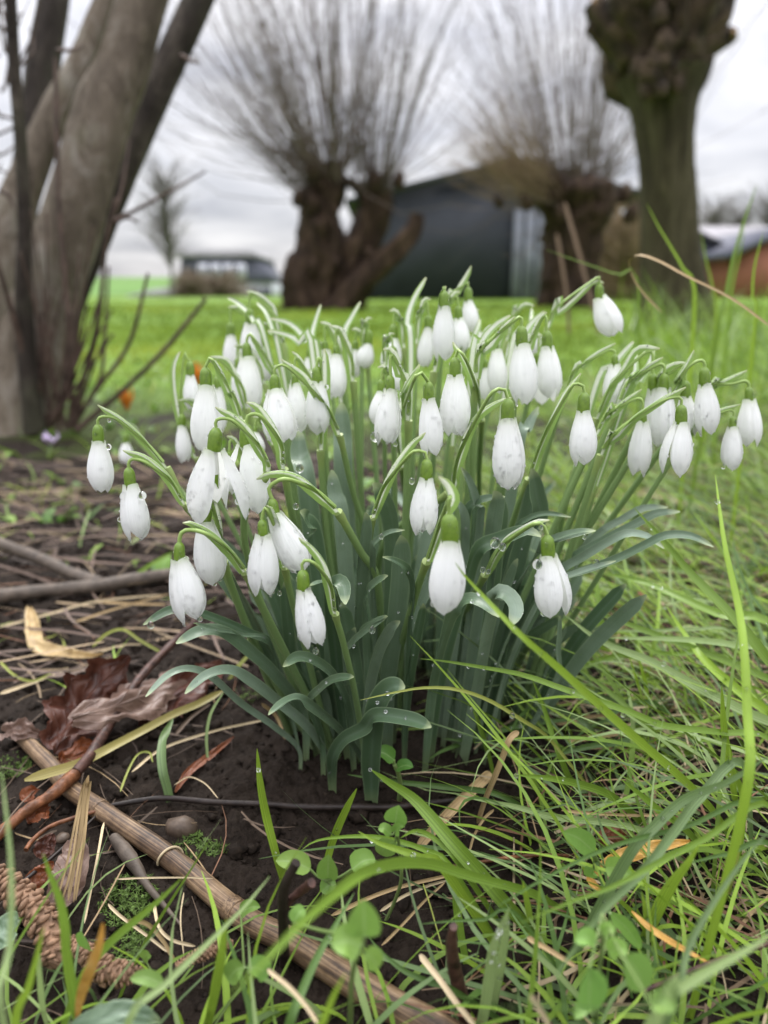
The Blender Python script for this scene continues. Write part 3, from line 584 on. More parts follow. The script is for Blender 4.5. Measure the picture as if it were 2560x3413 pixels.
def snowdrop(tile, ot, ob, tip, w, Yf, opened=0, sp=None, ped=None, stem=None, label='', hero=0, stile=None, dz=None, yaw=None):
    p_o, p_b, p_t = px(tile, ot), px(tile, ob), px(tile, tip)
    O, B, T = at(p_o, Yf), at(p_b, Yf - .001), at(p_t, Yf - (.004 if dz is None else dz)); Wd = w * TILE[tile][2] * mpp(p_b, Yf)
    Lp = math.dist(p_b, p_t); st = stile or tile
    if stem is not None and len(stem):
        spx = [px(q[0], q[1]) for q in stem]; G = at_h(spx[-1], -.003); base = G
    else:
        b2 = clamp_base(FC[0] + (O[0] - FC[0]) * .5 + random.gauss(0, .01), FC[1] + (Yf - .33) * .75 + random.gauss(0, .012)); base = np.array([b2[0], b2[1], gz(*b2) - .003]); spx = [project(base)]
    if sp is None:
        s = 1 if O[0] > base[0] else -1
        k = min(1, abs(O[0] - base[0]) / .07) * .75 + .25
        sp2 = [(p_o[0] + s * .10 * Lp, p_o[1] - .42 * Lp), (p_o[0] - s * .30 * k * Lp, p_o[1] - .42 * Lp), (p_o[0] - s * .65 * k * Lp, p_o[1] - .05 * Lp), (p_o[0] - s * .95 * k * Lp, p_o[1] + .75 * Lp)]
        sp2 = [(x + random.uniform(-.06, .06) * Lp, y + random.uniform(-.06, .06) * Lp) for x, y in sp2]
    else: sp2 = [px(*(q if isinstance(q[0], str) else (st, q))) for q in sp]
    full = sp2 + spx; cum = np.concatenate([[0], np.cumsum([math.dist(full[i], full[i + 1]) for i in range(len(full) - 1)])])
    Yb = base[1]; Ys = Yf + (Yb - Yf) * (cum / cum[-1]) ** 1.1
    Pf = [at(q, y) for q, y in zip(full[:-1], Ys[:-1])] + [base]
    ns = len(sp2); t = thing('snowdrop', base, label, 'snowdrop', GROUP)
    SP = np.array(Pf[:ns])
    dense = catmull(Pf, 70); nd = np.argmin(np.linalg.norm(dense - SP[-1], axis=1))
    S_ = dense[:nd + 1]; St = dense[nd:]
    sw = Wd * .0 + .0016 * (1 + .12 * random.uniform(-1, 1)) * (Lp * mpp(p_b, Yf) / .024) ** .3
    mb = MB(); rr_ = np.linspace(sw * .92, sw * 1.12, len(St)); rr_[:2] *= 1.22; mb.tube(St, rr_, 10); mb.build('stem', 'stem', t)
    n = max(14, len(S_)); S2 = catmull(S_, n); v = np.linspace(0, 1, n)
    prof = np.interp(v, [0, .04, .2, .6, .92, 1], [.12, .5, .85, 1, .75, .62]); side = unit(np.cross(unit(S2[-1] - S2[0]), [0, 1, 0])) * 1.0
    hint = np.array([.0, -.75, -.2]) + side * (.5 if side[2] < 0 else -.5)
    mb = MB(); mb.ribbon(S2, prof * sw * 3.3, hint, 7, .42); mb.build('spathe', 'spathe', t)
    if ped is not None: pp = [at(px(*(q if isinstance(q[0], str) else (st, q))), Yf) for q in ped]
    else: pp = [O + (S_[int(nd * .22)] - O) * .35 + np.array([0, 0, .22]) * Lp * mpp(p_o, Yf)]
    j = int(nd * .72); q_in = S2[min(n - 1, int(n * .72))]
    path = catmull([O - unit(O - B) * (-.0001)] + pp + [S2[int(n * .5)] * .55 + q_in * .45 + np.array([0, -.0008, -.0005]), S_[-1] if False else S2[-2]], 24)
    mb = MB(); mb.tube(path, np.linspace(sw * .42, sw * .55, 24), 7); mb.build('pedicel', 'pedicel', t)
    ax = unit(B - O); Lo = np.linalg.norm(B - O); ro = Lo * .325
    vv = np.linspace(0, 1, 14); prof = np.interp(vv, [0, .03, .12, .3, .55, .8, .93, 1], [.28, .55, .78, .95, 1, 1, .97, .86]); prof = np.convolve(np.pad(prof, 1, 'edge'), [.25, .5, .25], 'valid')
    mb = MB(); mb.tube(O + np.outer(vv * (Lo * 1.06), ax), prof * ro, 14); mb.build('ovary', 'ovary', t)
    petals(O, B, T, Wd, opened, t, hero, math.radians(yaw if yaw is not None else random.choice((30, 90, 60)) + random.uniform(-25, 25)))
    if hero:
        for _ in range(5):
            a_ = random.uniform(0, 6.28); N = unit(np.array([math.cos(a_), -abs(math.sin(a_)), .1])); drop_on(O + ax * Lo * random.uniform(.3, .9) + N * ro * .95, N, random.uniform(.0003, .0007))
        for _ in range(9): i = random.randint(2, n - 2); drop_on(S2[i] + np.array([0, -1, 0]) * sw, [0, -1, -.2], random.uniform(.0003, .0007))
    plants.append((t, base)); return t
def sd(*a, **k): return snowdrop(*a, **k)
# the front flowers
sd('C', (365, 290), (365, 395), (455, 775), 200, .255, (0, 2, 1), [(385, 168), (440, 160), (560, 215), (690, 340), (775, 480)], [(378, 232), (432, 213), (540, 243)], [('C', (850, 640)), ('C', (1050, 1040)), ('C', (1190, 1330)), ('C', (1300, 1650))], 'snowdrop with tilted wet bell hanging low over the brown oak leaf', 22, yaw=32)
sd('C', (540, 70), (525, 170), (570, 545), 200, .285, 0, [(560, 20), (600, 60), (625, 200), (635, 400)], [(560, 40)], [('C', (760, 760)), ('C', (940, 1210)), ('C', (1060, 1500))], 'snowdrop whose bell hangs half hidden behind the arching spathe of its neighbour', 14, yaw=75)
sd('C', (872, 150), (880, 245), (882, 620), 190, .262, (1, 1, 1), [(900, 60), (935, 75), (985, 200), (1012, 440)], [(882, 100), (905, 95)], [('C', (1060, 660)), ('C', (1150, 980)), ('C', (1230, 1300)), ('C', (1330, 1640))], 'snowdrop with ribbed bell touching the slanting bell beside it', 20, yaw=30)
sd('K', (1150, 870), (1180, 1055), (1500, 1660), 350, .27, 1, [('K', (975, 650)), ('K', (1100, 575)), ('K', (1300, 560)), ('K', (1500, 640)), ('C', (1260, 20)), ('C', (1330, 90))], [('K', (1115, 760)), ('K', (1180, 690)), ('K', (1320, 655))], [('C', (1480, 350)), ('C', (1580, 520)), ('C', (1600, 900)), ('C', (1590, 1500))], 'snowdrop with slanting bell below a long horizontal spathe', 20, yaw=70)
sd('C', (1122, 460), (1128, 580), (1205, 940), 172, .247, (1, 2, 1), [(1100, 260), (1180, 310), (1262, 420), (1300, 560), (1325, 740)], [(1118, 420), (1142, 402), (1200, 425)], [('C', (1370, 900)), ('C', (1440, 1200)), ('C', (1500, 1560)), ('C', (1515, 1700))], 'lowest snowdrop bell with water drops hanging from both petal tips', 20, yaw=25)
sd('D', (548, 300), (553, 470), (515, 910), 228, .232, 0, [(482, 70), (535, 130), (556, 220), (500, 300), (470, 400), (412, 585)], [(545, 240), (552, 200)], [('D', (340, 800)), ('D', (200, 1300)), ('D', (120, 1640))], 'largest plump snowdrop bell hanging beside its own thick slanting stem', 6, yaw=95)
sd('D', (410, -35), (408, 85), (385, 432), 165, .272, (2, 1, 1), [('B', (212, 748)), ('B', (150, 790)), ('B', (88, 870)), ('B', (45, 950)), ('B', (5, 1060)), ('D', (75, 335))], [('B', (215, 838)), ('B', (195, 828)), ('B', (150, 840))], [('D', (50, 560)), ('D', (15, 900)), ('D', (-20, 1500))], 'snowdrop with narrow crumpled bell just behind the largest plump bell', 18, yaw=35)
sd('D', (1150, 430), (1157, 560), (1195, 935), 208, .252, (3, 6, 2), [(1165, 335), (1080, 335), (960, 395), (880, 455), (820, 560), (765, 680)], [(1146, 395), (1115, 370), (1060, 365)], [('D', (650, 900)), ('D', (560, 1150)), ('D', (500, 1420))], 'snowdrop with two-lobed bell hanging over the long green grass', 14, yaw=-5)
sd('B', (560, 605), (560, 695), (562, 985), 140, .292, 0, [(577, 600), (520, 612), (440, 660), (385, 740), (330, 920), (305, 1010)], [(552, 575), (535, 565), (480, 600)], [('D', (150, 480)), ('D', (120, 900)), ('D', (130, 1300))], 'snowdrop with thickly beaded bell above the broad upright leaves', 34, yaw=95)
sd('B', (883, 580), (880, 662), (876, 892), 112, .30, 0, [(868, 497), (800, 572), (740, 690), (690, 810), (650, 935)], [(880, 555), (862, 546), (825, 562)], [('D', (930, 380)), ('D', (850, 740)), ('D', (760, 1200)), ('D', (700, 1500))], 'snowdrop with smooth bell hung from a straight stem with long pointed spathe', 8, yaw=60)
sd('A', (710, 868), (700, 980), (690, 1345), 205, .275, (19, 9, 10), [(705, 762), (800, 800), (880, 870), (940, 980), (972, 1085)], [(708, 835), (735, 822), (800, 838)], [('C', (760, 180)), ('C', (880, 700)), ('C', (1120, 1300)), ('C', (1250, 1600))], 'opened snowdrop with spread wet petals showing the green inner mark', 36, dz=-.002, yaw=2)
sd('A', (862, 850), (862, 960), (880, 1290), 190, .295, (7, 12, 8), [(860, 738), (925, 752), (1000, 850), (1045, 960), (1052, 1085)], [(868, 815), (885, 800), (940, 815)], [('C', (1080, 230)), ('C', (1180, 700)), ('C', (1330, 1400))], 'half-open snowdrop behind the widely spread one, green mark showing', 20, yaw=55)
# left side
sd('A', (115, 852), (118, 940), (135, 1197), 125, .315, 0, [(115, 752), (225, 808), (330, 900), (400, 985), (470, 1080)], [(116, 825), (145, 812), (220, 830)], [('A', (555, 1240)), ('C', (640, 420)), ('C', (960, 1100)), ('C', (1240, 1560))], 'outermost snowdrop leaning over the bare soil, smooth closed bell', 5, yaw=75)
sd('A', (270, 1068), (278, 1157), (316, 1432), 143, .292, 0, [(240, 980), (345, 1000), (440, 1070), (490, 1130), (560, 1260)], [(272, 1040), (292, 1025), (360, 1045)], [('C', (560, 300)), ('C', (900, 1050)), ('C', (1200, 1560))], 'snowdrop with drop-edged bell hanging beneath the outermost leaning one', 10, yaw=40)
sd('A', (655, 565), (660, 660), (655, 1000), 155, .335, 0, [(672, 528), (720, 545), (790, 700), (845, 840)], [(668, 540), (690, 530)], None, 'tall snowdrop with long straight bell above the opened flowers', 14, yaw=80)
sd('A', (578, 535), (580, 605), (592, 785), 82, .41, 0, [(530, 485), (503, 560), (510, 700), (545, 860), (610, 1020)], [(560, 515), (548, 512)], None, 'small snowdrop beside a curved empty-looking spathe on the soil side', 4)
sd('A', (862, 440), (865, 515), (872, 805), 140, .41, 0, [(880, 400), (930, 450), (990, 565), (1040, 720)], [(868, 418), (890, 408)], None, 'snowdrop with broad bell in the back rows facing the hazel', 4)
for a in (('A', (878, 270), (880, 345), (892, 560), 112, .47), ('A', (782, 340), (783, 405), (786, 585), 82, .5), ('A', (945, 415), (947, 465), (960, 640), 80, .47), ('A', (815, 520), (818, 570), (830, 740), 80, .45)):
    sd(*a, label='blurred snowdrop in the hindmost rows nearest the hazel trunks')
sd('A', (1003, 600), (1005, 680), (1040, 945), 152, .335, (7, 5, 6), [(1035, 520), (1150, 590), (1215, 680), (1290, 800), (1330, 905)], [(1003, 575), (1020, 558), (1080, 572)], [('A', (1400, 1200)), ('C', (1560, 430)), ('C', (1620, 1200))], 'snowdrop with petals parting, beside a jointed straight stem', 18)
sd('A', (1105, 595), (1105, 650), (1125, 890), 105, .37, 0, label='snowdrop bell tucked behind the parting petals of its neighbour', hero=4)
sd('A', (1215, 560), (1217, 640), (1225, 902), 125, .35, 0, [(1252, 470), (1248, 640), (1242, 800), (1234, 970)], [(1218, 540), (1235, 530)], [('A', (1260, 1350)), ('C', (1290, 400)), ('C', (1420, 1400))], 'snowdrop whose bell is crossed by its own upright spathe', 8)
sd('A', (1310, 455), (1315, 505), (1312, 730), 105, .40, 0, label='snowdrop bell behind the upright spathe, right one of a close pair', hero=4)
sd('A', (1255, 430), (1260, 480), (1270, 700), 90, .43, 0, label='snowdrop bell behind the upright spathe, left one of a close pair')
sd('A', (1585, 605), (1585, 680), (1560, 962), 122, .33, (3, 2, 3), label='snowdrop with beaded bell in the middle of the clump, a round drop at its edge', hero=22)
sd('A', (1540, 625), (1540, 690), (1515, 850), 90, .36, 0, label='snowdrop bell half hidden behind the beaded one mid-clump')
sd('A', (1475, 375), (1472, 450), (1445, 570), 92, .46, 0, label='blurred snowdrop at the back between two bare spathes')
sd('A', (255, 900), (255, 945), (258, 1055), 66, .56, 0, label='stray blurred snowdrop standing apart on the soil behind the outermost bell')
sd('A', (540, 800), (535, 860), (552, 1045), 78, .40, 0, label='drooping snowdrop with lone white petal low behind the small curved spathe')
sd('A', (775, 985), (780, 1035), (770, 1200), 90, .33, 0, label='snowdrop hidden between the two opened flowers, green ovary showing')
sd('A', (905, 860), (905, 895), (930, 1000), 70, .37, 0, label='small snowdrop behind the half-open flower')
sd('A', (715, 610), (720, 670), (725, 900), 80, .39, 0, label='snowdrop close behind the tall straight bell')
# middle and right
sd('B', (618, 300), (620, 380), (630, 635), 126, .345, 0, [(590, 258), (540, 298), (470, 400), (425, 520)], [(618, 280), (600, 268)], None, 'tall snowdrop with broad glossy bell under paired arching spathes', 10)
sd('B', (725, 320), (728, 390), (745, 605), 106, .37, 0, [(725, 240), (680, 280), (640, 400), (600, 560)], None, None, 'snowdrop beside the broad glossy bell, second from the arching spathes', 6)
sd('B', (945, 120), (948, 180), (1015, 338), 112, .43, 0, [(966, 118), (920, 108), (840, 180), (775, 240), (728, 305)], [(945, 105), (930, 100)], None, 'highest outlying snowdrop on a long oblique stem against the willow', 2)
sd('B', (290, 150), (292, 222), (287, 450), 98, .385, 0, [(298, 130), (285, 140), (265, 260), (250, 480)], [(291, 142)], None, 'tall pointed snowdrop standing up before the dark barn', 6)
sd('B', (352, 215), (354, 270), (366, 405), 82, .43, 0, label='snowdrop close beside the tall pointed one before the barn')
sd('B', (392, 135), (394, 195), (410, 330), 72, .46, 0, [(405, 45), (375, 95), (335, 165), (290, 300)], [(392, 125), (385, 120)], None, 'snowdrop topped by a raised pale spathe before the barn')
sd('B', (338, 432), (338, 510), (340, 766), 132, .312, 0, [(330, 366), (380, 430), (425, 530), (440, 640), (450, 702)], [(340, 412), (350, 400), (385, 445)], [('B', (440, 900)), ('B', (430, 1120)), ('D', (600, 800))], 'central snowdrop with dewy bell between two tall curved stems', 16)
sd('B', (225, 535), (228, 610), (240, 856), 106, .297, 0, [(185, 460), (140, 520), (105, 600), (95, 730), (112, 900)], [(222, 510), (205, 500), (165, 525)], [('B', (140, 1130)), ('D', (290, 400)), ('D', (340, 700))], 'slim snowdrop with crease down its bell under a strongly arched stem', 8)
sd('B', (75, 385), (77, 450), (95, 580), 84, .40, 0, label='snowdrop bell above the beaded one mid-clump', hero=3)
sd('B', (78, 292), (78, 355), (60, 500), 90, .44, 0, label='snowdrop bell in the second last row, mid-clump')
sd('B', (512, 370), (515, 402), (515, 592), 84, .40, 0, label='snowdrop bell behind the broad glossy one', hero=2)
sd('B', (465, 440), (467, 480), (462, 625), 64, .43, 0, label='half-hidden snowdrop bell between the dewy central one and the broad glossy one')
sd('B', (1012, 420), (1013, 465), (1005, 640), 92, .38, 0, [(1016, 370), (935, 408), (870, 465), (800, 590)], [(1010, 405), (990, 400), (950, 420)], None, 'snowdrop standing alone in the gap before the flowers leaning over the grass', 4)
sd('B', (1172, 500), (1175, 568), (1180, 810), 95, .36, 0, label='upper snowdrop of a bunch leaning over the grass, left of a touching pair', hero=4)
sd('B', (1220, 500), (1220, 565), (1212, 815), 112, .35, 0, [(1215, 430), (1150, 462), (1080, 530), (1020, 645)], [(1222, 475), (1205, 460), (1160, 480)], None, 'upper snowdrop of a bunch leaning over the grass, right of a touching pair', 8)
sd('B', (1293, 632), (1292, 710), (1262, 938), 116, .322, (3, 5, 2), [(1312, 556), (1230, 590), (1150, 640), (1080, 690), (1000, 780), (950, 850)], [(1293, 610), (1275, 600), (1200, 622)], None, 'snowdrop with bell split at the tip hanging lowest of the bunch over the grass', 8)
sd('B', (1130, 655), (1132, 705), (1110, 930), 98, .337, 0, [(1125, 565), (1050, 610), (985, 680), (930, 760)], [(1130, 625), (1115, 605), (1070, 620)], None, 'snowdrop with drop on its tip beside the split bell', 6)
sd('B', (1310, 530), (1310, 600), (1325, 780), 92, .355, 0, label='snowdrop half hidden behind the split bell', hero=4)
sd('B', (1390, 475), (1392, 548), (1405, 766), 102, .345, 0, [(1345, 400), (1300, 470), (1255, 545), (1200, 660)], [(1390, 455), (1370, 445), (1320, 475)], None, 'snowdrop with drop-edged bell next to a broad pale spathe', 12)
sd('B', (1578, 558), (1580, 612), (1585, 808), 100, .36, 0, [(1570, 485), (1500, 512), (1430, 550), (1340, 640)], [(1576, 540), (1555, 532), (1500, 545)], None, 'outermost snowdrop leaning far over the grass and straw', 6)
sd('B', (1512, 682), (1510, 728), (1500, 905), 86, .345, 0, [(1545, 628), (1455, 648), (1390, 690), (1300, 790)], [(1515, 665), (1500, 655), (1460, 665)], None, 'small snowdrop hanging just below the outermost bell over the grass', 8)
sd('B', (225, 255), (225, 310), (205, 475), 70, .43, 0, label='blurred snowdrop behind the tall pointed one')
sd('B', (690, 410), (692, 470), (700, 640), 100, .42, (14, 20, 12), label='wide open blurred snowdrop in the back rows, petals flung sideways')
for a in (('B', (580, 330), (580, 370), (580, 480), 60, .45), ('B', (433, 280), (433, 325), (440, 440), 62, .47), ('B', (660, 260), (662, 300), (670, 420), 66, .48), ('A', (1410, 430), (1410, 480), (1400, 620), 74, .47), ('A', (1180, 470), (1180, 520), (1160, 660), 72, .48)):
    sd(*a, label='small blurred snowdrop in the hindmost rows before the lawn')
# shoots that show only a spathe
def budshoot(tile, pts, Yf, wmm, label):
    P = [px(tile, q) for q in pts]; b2 = clamp_base(at(P[-1], Yf)[0] * .7, Yf - .03); base = np.array([*b2, gz(*b2) - .003]); cumY = np.linspace(Yf, b2[1], len(P) + 1)
    Q = [at(q, y) for q, y in zip(P, cumY)] + [base]; t = thing('snowdrop', base, label, 'snowdrop', GROUP); D = catmull(Q, 50); k = int(18)
    mb = MB(); mb.tube(D[k:], np.linspace(.0014, .0019, 50 - k), 8); mb.build('stem', 'stem', t)
    v = np.linspace(0, 1, k + 1); mb = MB(); mb.ribbon(D[:k + 1], np.interp(v, [0, .06, .3, .8, 1], [.2, .6, 1, .9, .6]) * wmm, [.2, -1, .1], 7, .4); mb.build('spathe', 'spathe', t); plants.append((t, base))
BL = 'snowdrop shoot raising only a pale pointed spathe'
for q in (('B', [(215, 95), (160, 190), (135, 290), (150, 500)], .42), ('A', [(1235, 250), (1205, 340), (1190, 430), (1215, 640)], .47), ('A', [(1435, 235), (1385, 320), (1350, 400), (1330, 620)], .47), ('A', [(770, 215), (830, 250), (900, 330), (980, 520)], .50), ('A', [(915, 240), (960, 290), (1000, 400), (1040, 560)], .49),
          ('B', [(1100, 405), (1096, 450), (1085, 520), (1000, 700)], .38), ('B', [(1175, 392), (1160, 440), (1120, 520), (1020, 700)], .385), ('B', [(1090, 365), (1050, 405), (1000, 470), (900, 650)], .40), ('B', [(715, 238), (670, 275), (630, 330), (560, 480)], .43), ('B', [(570, 255), (500, 300), (440, 380), (400, 520)], .38), ('A', [(985, 320), (1080, 345), (1160, 430), (1230, 600)], .44), ('A', [(970, 380), (1060, 400), (1130, 440), (1200, 560)], .42), ('B', [(440, 270), (430, 310), (400, 380), (350, 540)], .45), ('B', [(660, 225), (655, 260), (650, 320), (620, 460)], .46)):
    sx_ = px(q[0], q[1][0]); budshoot(q[0], q[1], q[2], .0042 * random.uniform(.85, 1.1), BL + (' before the bunch leaning over the grass' if sx_[0] > 1950 else ' before the lawn by the hazel' if sx_[0] < 1000 else ' before the old hollow willow' if sx_[0] < 1330 else ' before the barn'))
# ---- leaves seen clearly: (tile, tip to foot, width, distance of tip, distance of foot)
def nearest(x, y): return min(plants, key=lambda q: (q[1][0] - x) ** 2 + (q[1][1] - y) ** 2)[0]
def hleaf(tile, pts, w, Y0, Y1, foot=None, up=.7, dr=5, tw=0., tk=.10):
    P = [px(*(q if isinstance(q[0], str) else (tile, q))) for q in pts]; cum = np.concatenate([[0], np.cumsum([math.dist(P[i], P[i + 1]) for i in range(len(P) - 1)])])
    Ys = Y0 + (Y1 - Y0) * cum / cum[-1]; Q = [at(p, y) for p, y in zip(P, Ys)]
    e = Q[-1]
    if e[2] > .004:
        k_ = min(1, e[2] / .07); b2 = clamp_base(e[0] * (1 - .2 * k_) + FC[0] * .2 * k_, e[1] + .012 * k_) if k_ > .4 else np.array([e[0], e[1] + .012 * k_]); Q.append(np.array([*b2, gz(*b2) - .002]))
    else: Q[-1] = at_h(P[-1], -.002)
    wm = w * TILE[tile][2] * mpp(P[len(P) // 2], (Y0 + Y1) / 2)
    o = add_leaf(nearest(Q[-1][0], Q[-1][1]), Q, wm, np.array([random.uniform(-.55, .55), -.75, up]), 60, tk, dr=dr, twist=random.uniform(-.35, .35), fold=random.uniform(.12, .28))
for q in (('C', [(158, 1240), (300, 1105), (430, 1068), (570, 1120), (750, 1280), (960, 1430), (1100, 1560)], 46, .262, .315), ('C', [(400, 1222), (540, 1110), (680, 1082), (820, 1150), (1000, 1290), (1180, 1450), (1290, 1640)], 68, .258, .318),
          ('C', [(345, 912), (500, 835), (640, 845), (800, 960), (960, 1110), (1130, 1350)], 78, .28, .325), ('C', [(143, 797), (300, 710), (430, 712), (600, 765), (800, 850), (950, 930), (1150, 1200)], 56, .285, .335), ('C', [(450, 787), (600, 830), (750, 862), (950, 960)], 32, .275, .32),
          ('C', [(1000, 1055), (1080, 998), (1180, 1015), (1310, 1120), (1400, 1330)], 68, .255, .31), ('C', [(913, 1352), (1040, 1262), (1140, 1272), (1360, 1440), (1490, 1620)], 60, .25, .31), ('C', [(1437, 1118), (1320, 1130), (1230, 1190), (1170, 1280), (1240, 1500)], 56, .255, .31),
          ('C', [('D', (438, 1612)), ('D', (300, 1562)), ('D', (100, 1540)), (1500, 1435), (1380, 1500), (1312, 1600), (1302, 1720)], 92, .245, .30), ('C', [(1645, 745), (1520, 830), (1430, 910), (1390, 1000), (1400, 1300)], 52, .26, .32), ('C', [(1385, 672), (1372, 560), (1330, 530), (1300, 640), (1330, 1000)], 96, .268, .32), ('C', [(1165, 560), (1260, 540), (1330, 600), (1380, 900)], 60, .275, .33),
          ('D', [(840, 163), (862, 300), (832, 500), (790, 900), (720, 1350)], 112, .31, .325), ('D', [(250, 430), (245, 600), (220, 900), (160, 1350)], 128, .295, .32), ('D', [(138, 565), (230, 598), (305, 660), (330, 800), (300, 1200)], 52, .27, .31), ('D', [(170, 930), (80, 970), (0, 1035), (-60, 1200)], 48, .26, .31), ('D', [(247, 958), (180, 1020), (110, 1150), (60, 1350), (40, 1560)], 74, .27, .305), ('D', [(388, 850), (370, 940), (330, 1150), (280, 1500)], 66, .30, .32),
          ('D', [(1112, 442), (1020, 408), (860, 458), (720, 525), (650, 720), (560, 1020), (470, 1420)], 96, .29, .32), ('D', [(1297, 320), (1150, 300), (1040, 330), (950, 430), (820, 900)], 38, .30, .33), ('D', [(1448, 405), (1350, 412), (1200, 455), (1090, 530), (900, 900)], 62, .29, .335), ('D', [(852, 935), (760, 855), (680, 825), (600, 865), (530, 1000), (440, 1380)], 92, .255, .31), ('D', [(928, 985), (955, 880), (905, 800), (830, 800), (780, 1000), (700, 1450)], 112, .262, .32), ('D', [(926, 1018), (880, 1110), (820, 1280), (760, 1480)], 62, .30, .33), ('D', [(277, 1368), (205, 1365), (140, 1420), (95, 1540), (70, 1800), (70, 1960)], 140, .262, .29), ('D', [(80, 110), (140, 180), (200, 350), (210, 600), (200, 1000)], 130, .31, .335), ('D', [(30, 290), (25, 400), (0, 700), (-20, 1200)], 100, .30, .33),
          ('D', [(1080, 60), (1070, 200), (1000, 500), (880, 1000), (760, 1450)], 130, .325, .34), ('D', [(620, 15), (680, 150), (700, 400), (640, 900)], 80, .33, .34), ('D', [(970, 575), (930, 680), (850, 900), (740, 1350)], 70, .305, .33), ('D', [(890, 195), (780, 205), (690, 240), (650, 330), (640, 700)], 60, .315, .335), ('D', [(565, 210), (620, 260), (650, 380), (630, 700)], 60, .31, .33), ('D', [(275, 400), (180, 415), (100, 470), (80, 520), (90, 900)], 40, .285, .32), ('D', [(172, 680), (100, 720), (50, 790), (40, 1000)], 62, .275, .31),
          ('F', [(405, 150), (300, 168), (150, 205), (40, 270), ('D', (1120, 800)), ('D', (960, 1120)), ('D', (860, 1420))], 62, .30, .33), ('F', [(903, 282), (780, 195), (640, 172), (500, 230), (300, 350), (150, 440), ('D', (1120, 800)), ('D', (960, 1120)), ('D', (860, 1420))], 66, .30, .345), ('F', [(1262, 268), (1100, 192), (920, 187), (780, 250), (600, 340), (380, 425), (150, 500), ('D', (1120, 800)), ('D', (960, 1120)), ('D', (860, 1420))], 66, .285, .335), ('F', [(552, 370), (400, 412), (250, 460), (100, 520), ('D', (1120, 800)), ('D', (960, 1120)), ('D', (860, 1420))], 44, .275, .32), ('F', [(1020, 12), (850, 25), (700, 100), (450, 230), (200, 380), ('D', (1120, 800)), ('D', (960, 1120)), ('D', (860, 1420))], 70, .33, .36), ('F', [(930, -20), (750, -10), (600, 70), (400, 200), ('D', (1120, 800)), ('D', (960, 1120)), ('D', (860, 1420))], 60, .35, .37), ('F', [(140, 770), (125, 1000), (100, 1270)], 48, .31, .325),
          ('A', [(1130, 1290), (1165, 1330), (1210, 1500)], 110, .31, .33), ('B', [(360, 895), (395, 950), (430, 1050), (440, 1180)], 36, .31, .33), ('A', [(1340, 740), (1350, 900), (1360, 1200)], 100, .38, .37), ('A', [(1130, 880), (1130, 1000), (1180, 1250)], 100, .38, .36), ('A', [(1290, 1080), (1300, 1200), (1340, 1400)], 90, .34, .34), ('B', [(690, 640), (640, 740), (600, 850)], 50, .38, .37), ('B', [(660, 900), (680, 1000), (690, 1120), (600, 1300)], 74, .315, .33), ('B', [(500, 995), (520, 1040), (510, 1120), (470, 1400)], 84, .30, .32)):
    hleaf(*q)
# every plant's own pair of leaves
nl = 0
for t, b in list(plants):
    for k in range(2):
        d = (b[:2] - FC) / FR; ra = math.atan2(d[1], d[0]) + random.gauss(0, .7); rad = np.linalg.norm(d)
        lean = math.radians(4 + 24 * rad * random.uniform(.3, 1.1)); L = random.uniform(.075, .125); out = np.array([math.cos(ra), math.sin(ra), 0])
        if out[1] < -.3 and b[1] < .34: lean *= .55; L *= .85
        P0 = b + np.array([random.uniform(-.004, .004), random.uniform(-.004, .004), 0]); d1 = out * math.sin(lean) + np.array([0, 0, math.cos(lean)]); l2 = lean + math.radians(random.uniform(0, 30)); d2 = out * math.sin(l2) + np.array([0, 0, math.cos(l2)])
        a_ = random.uniform(-1.0, 1.0); add_leaf(t, [P0 + d1 * L * .55 + d2 * L * .45, P0 + d1 * L * .55 + d2 * L * .1, P0 + d1 * L * .3, P0], random.uniform(.0055, .0085), [math.sin(a_), -math.cos(a_), .25], 18, .10, twist=random.uniform(-.3, .3), dr=1)
        nl += 1
# pale sheaths where the front shoots leave the soil
for t, b in plants:
    if b[1] < .335:
        r = random.uniform(.0022, .0034); mb = MB(); mb.tube(catmull([b + [0, 0, -.002], b + [0, .001, .008], b + [random.uniform(-.002, .002), .003, random.uniform(.016, .026)]], 8), np.array([.8, 1, 1.05, 1.05, 1, .95, .8, .45]) * r, 12); mb.build('sheath', 'stem', t)
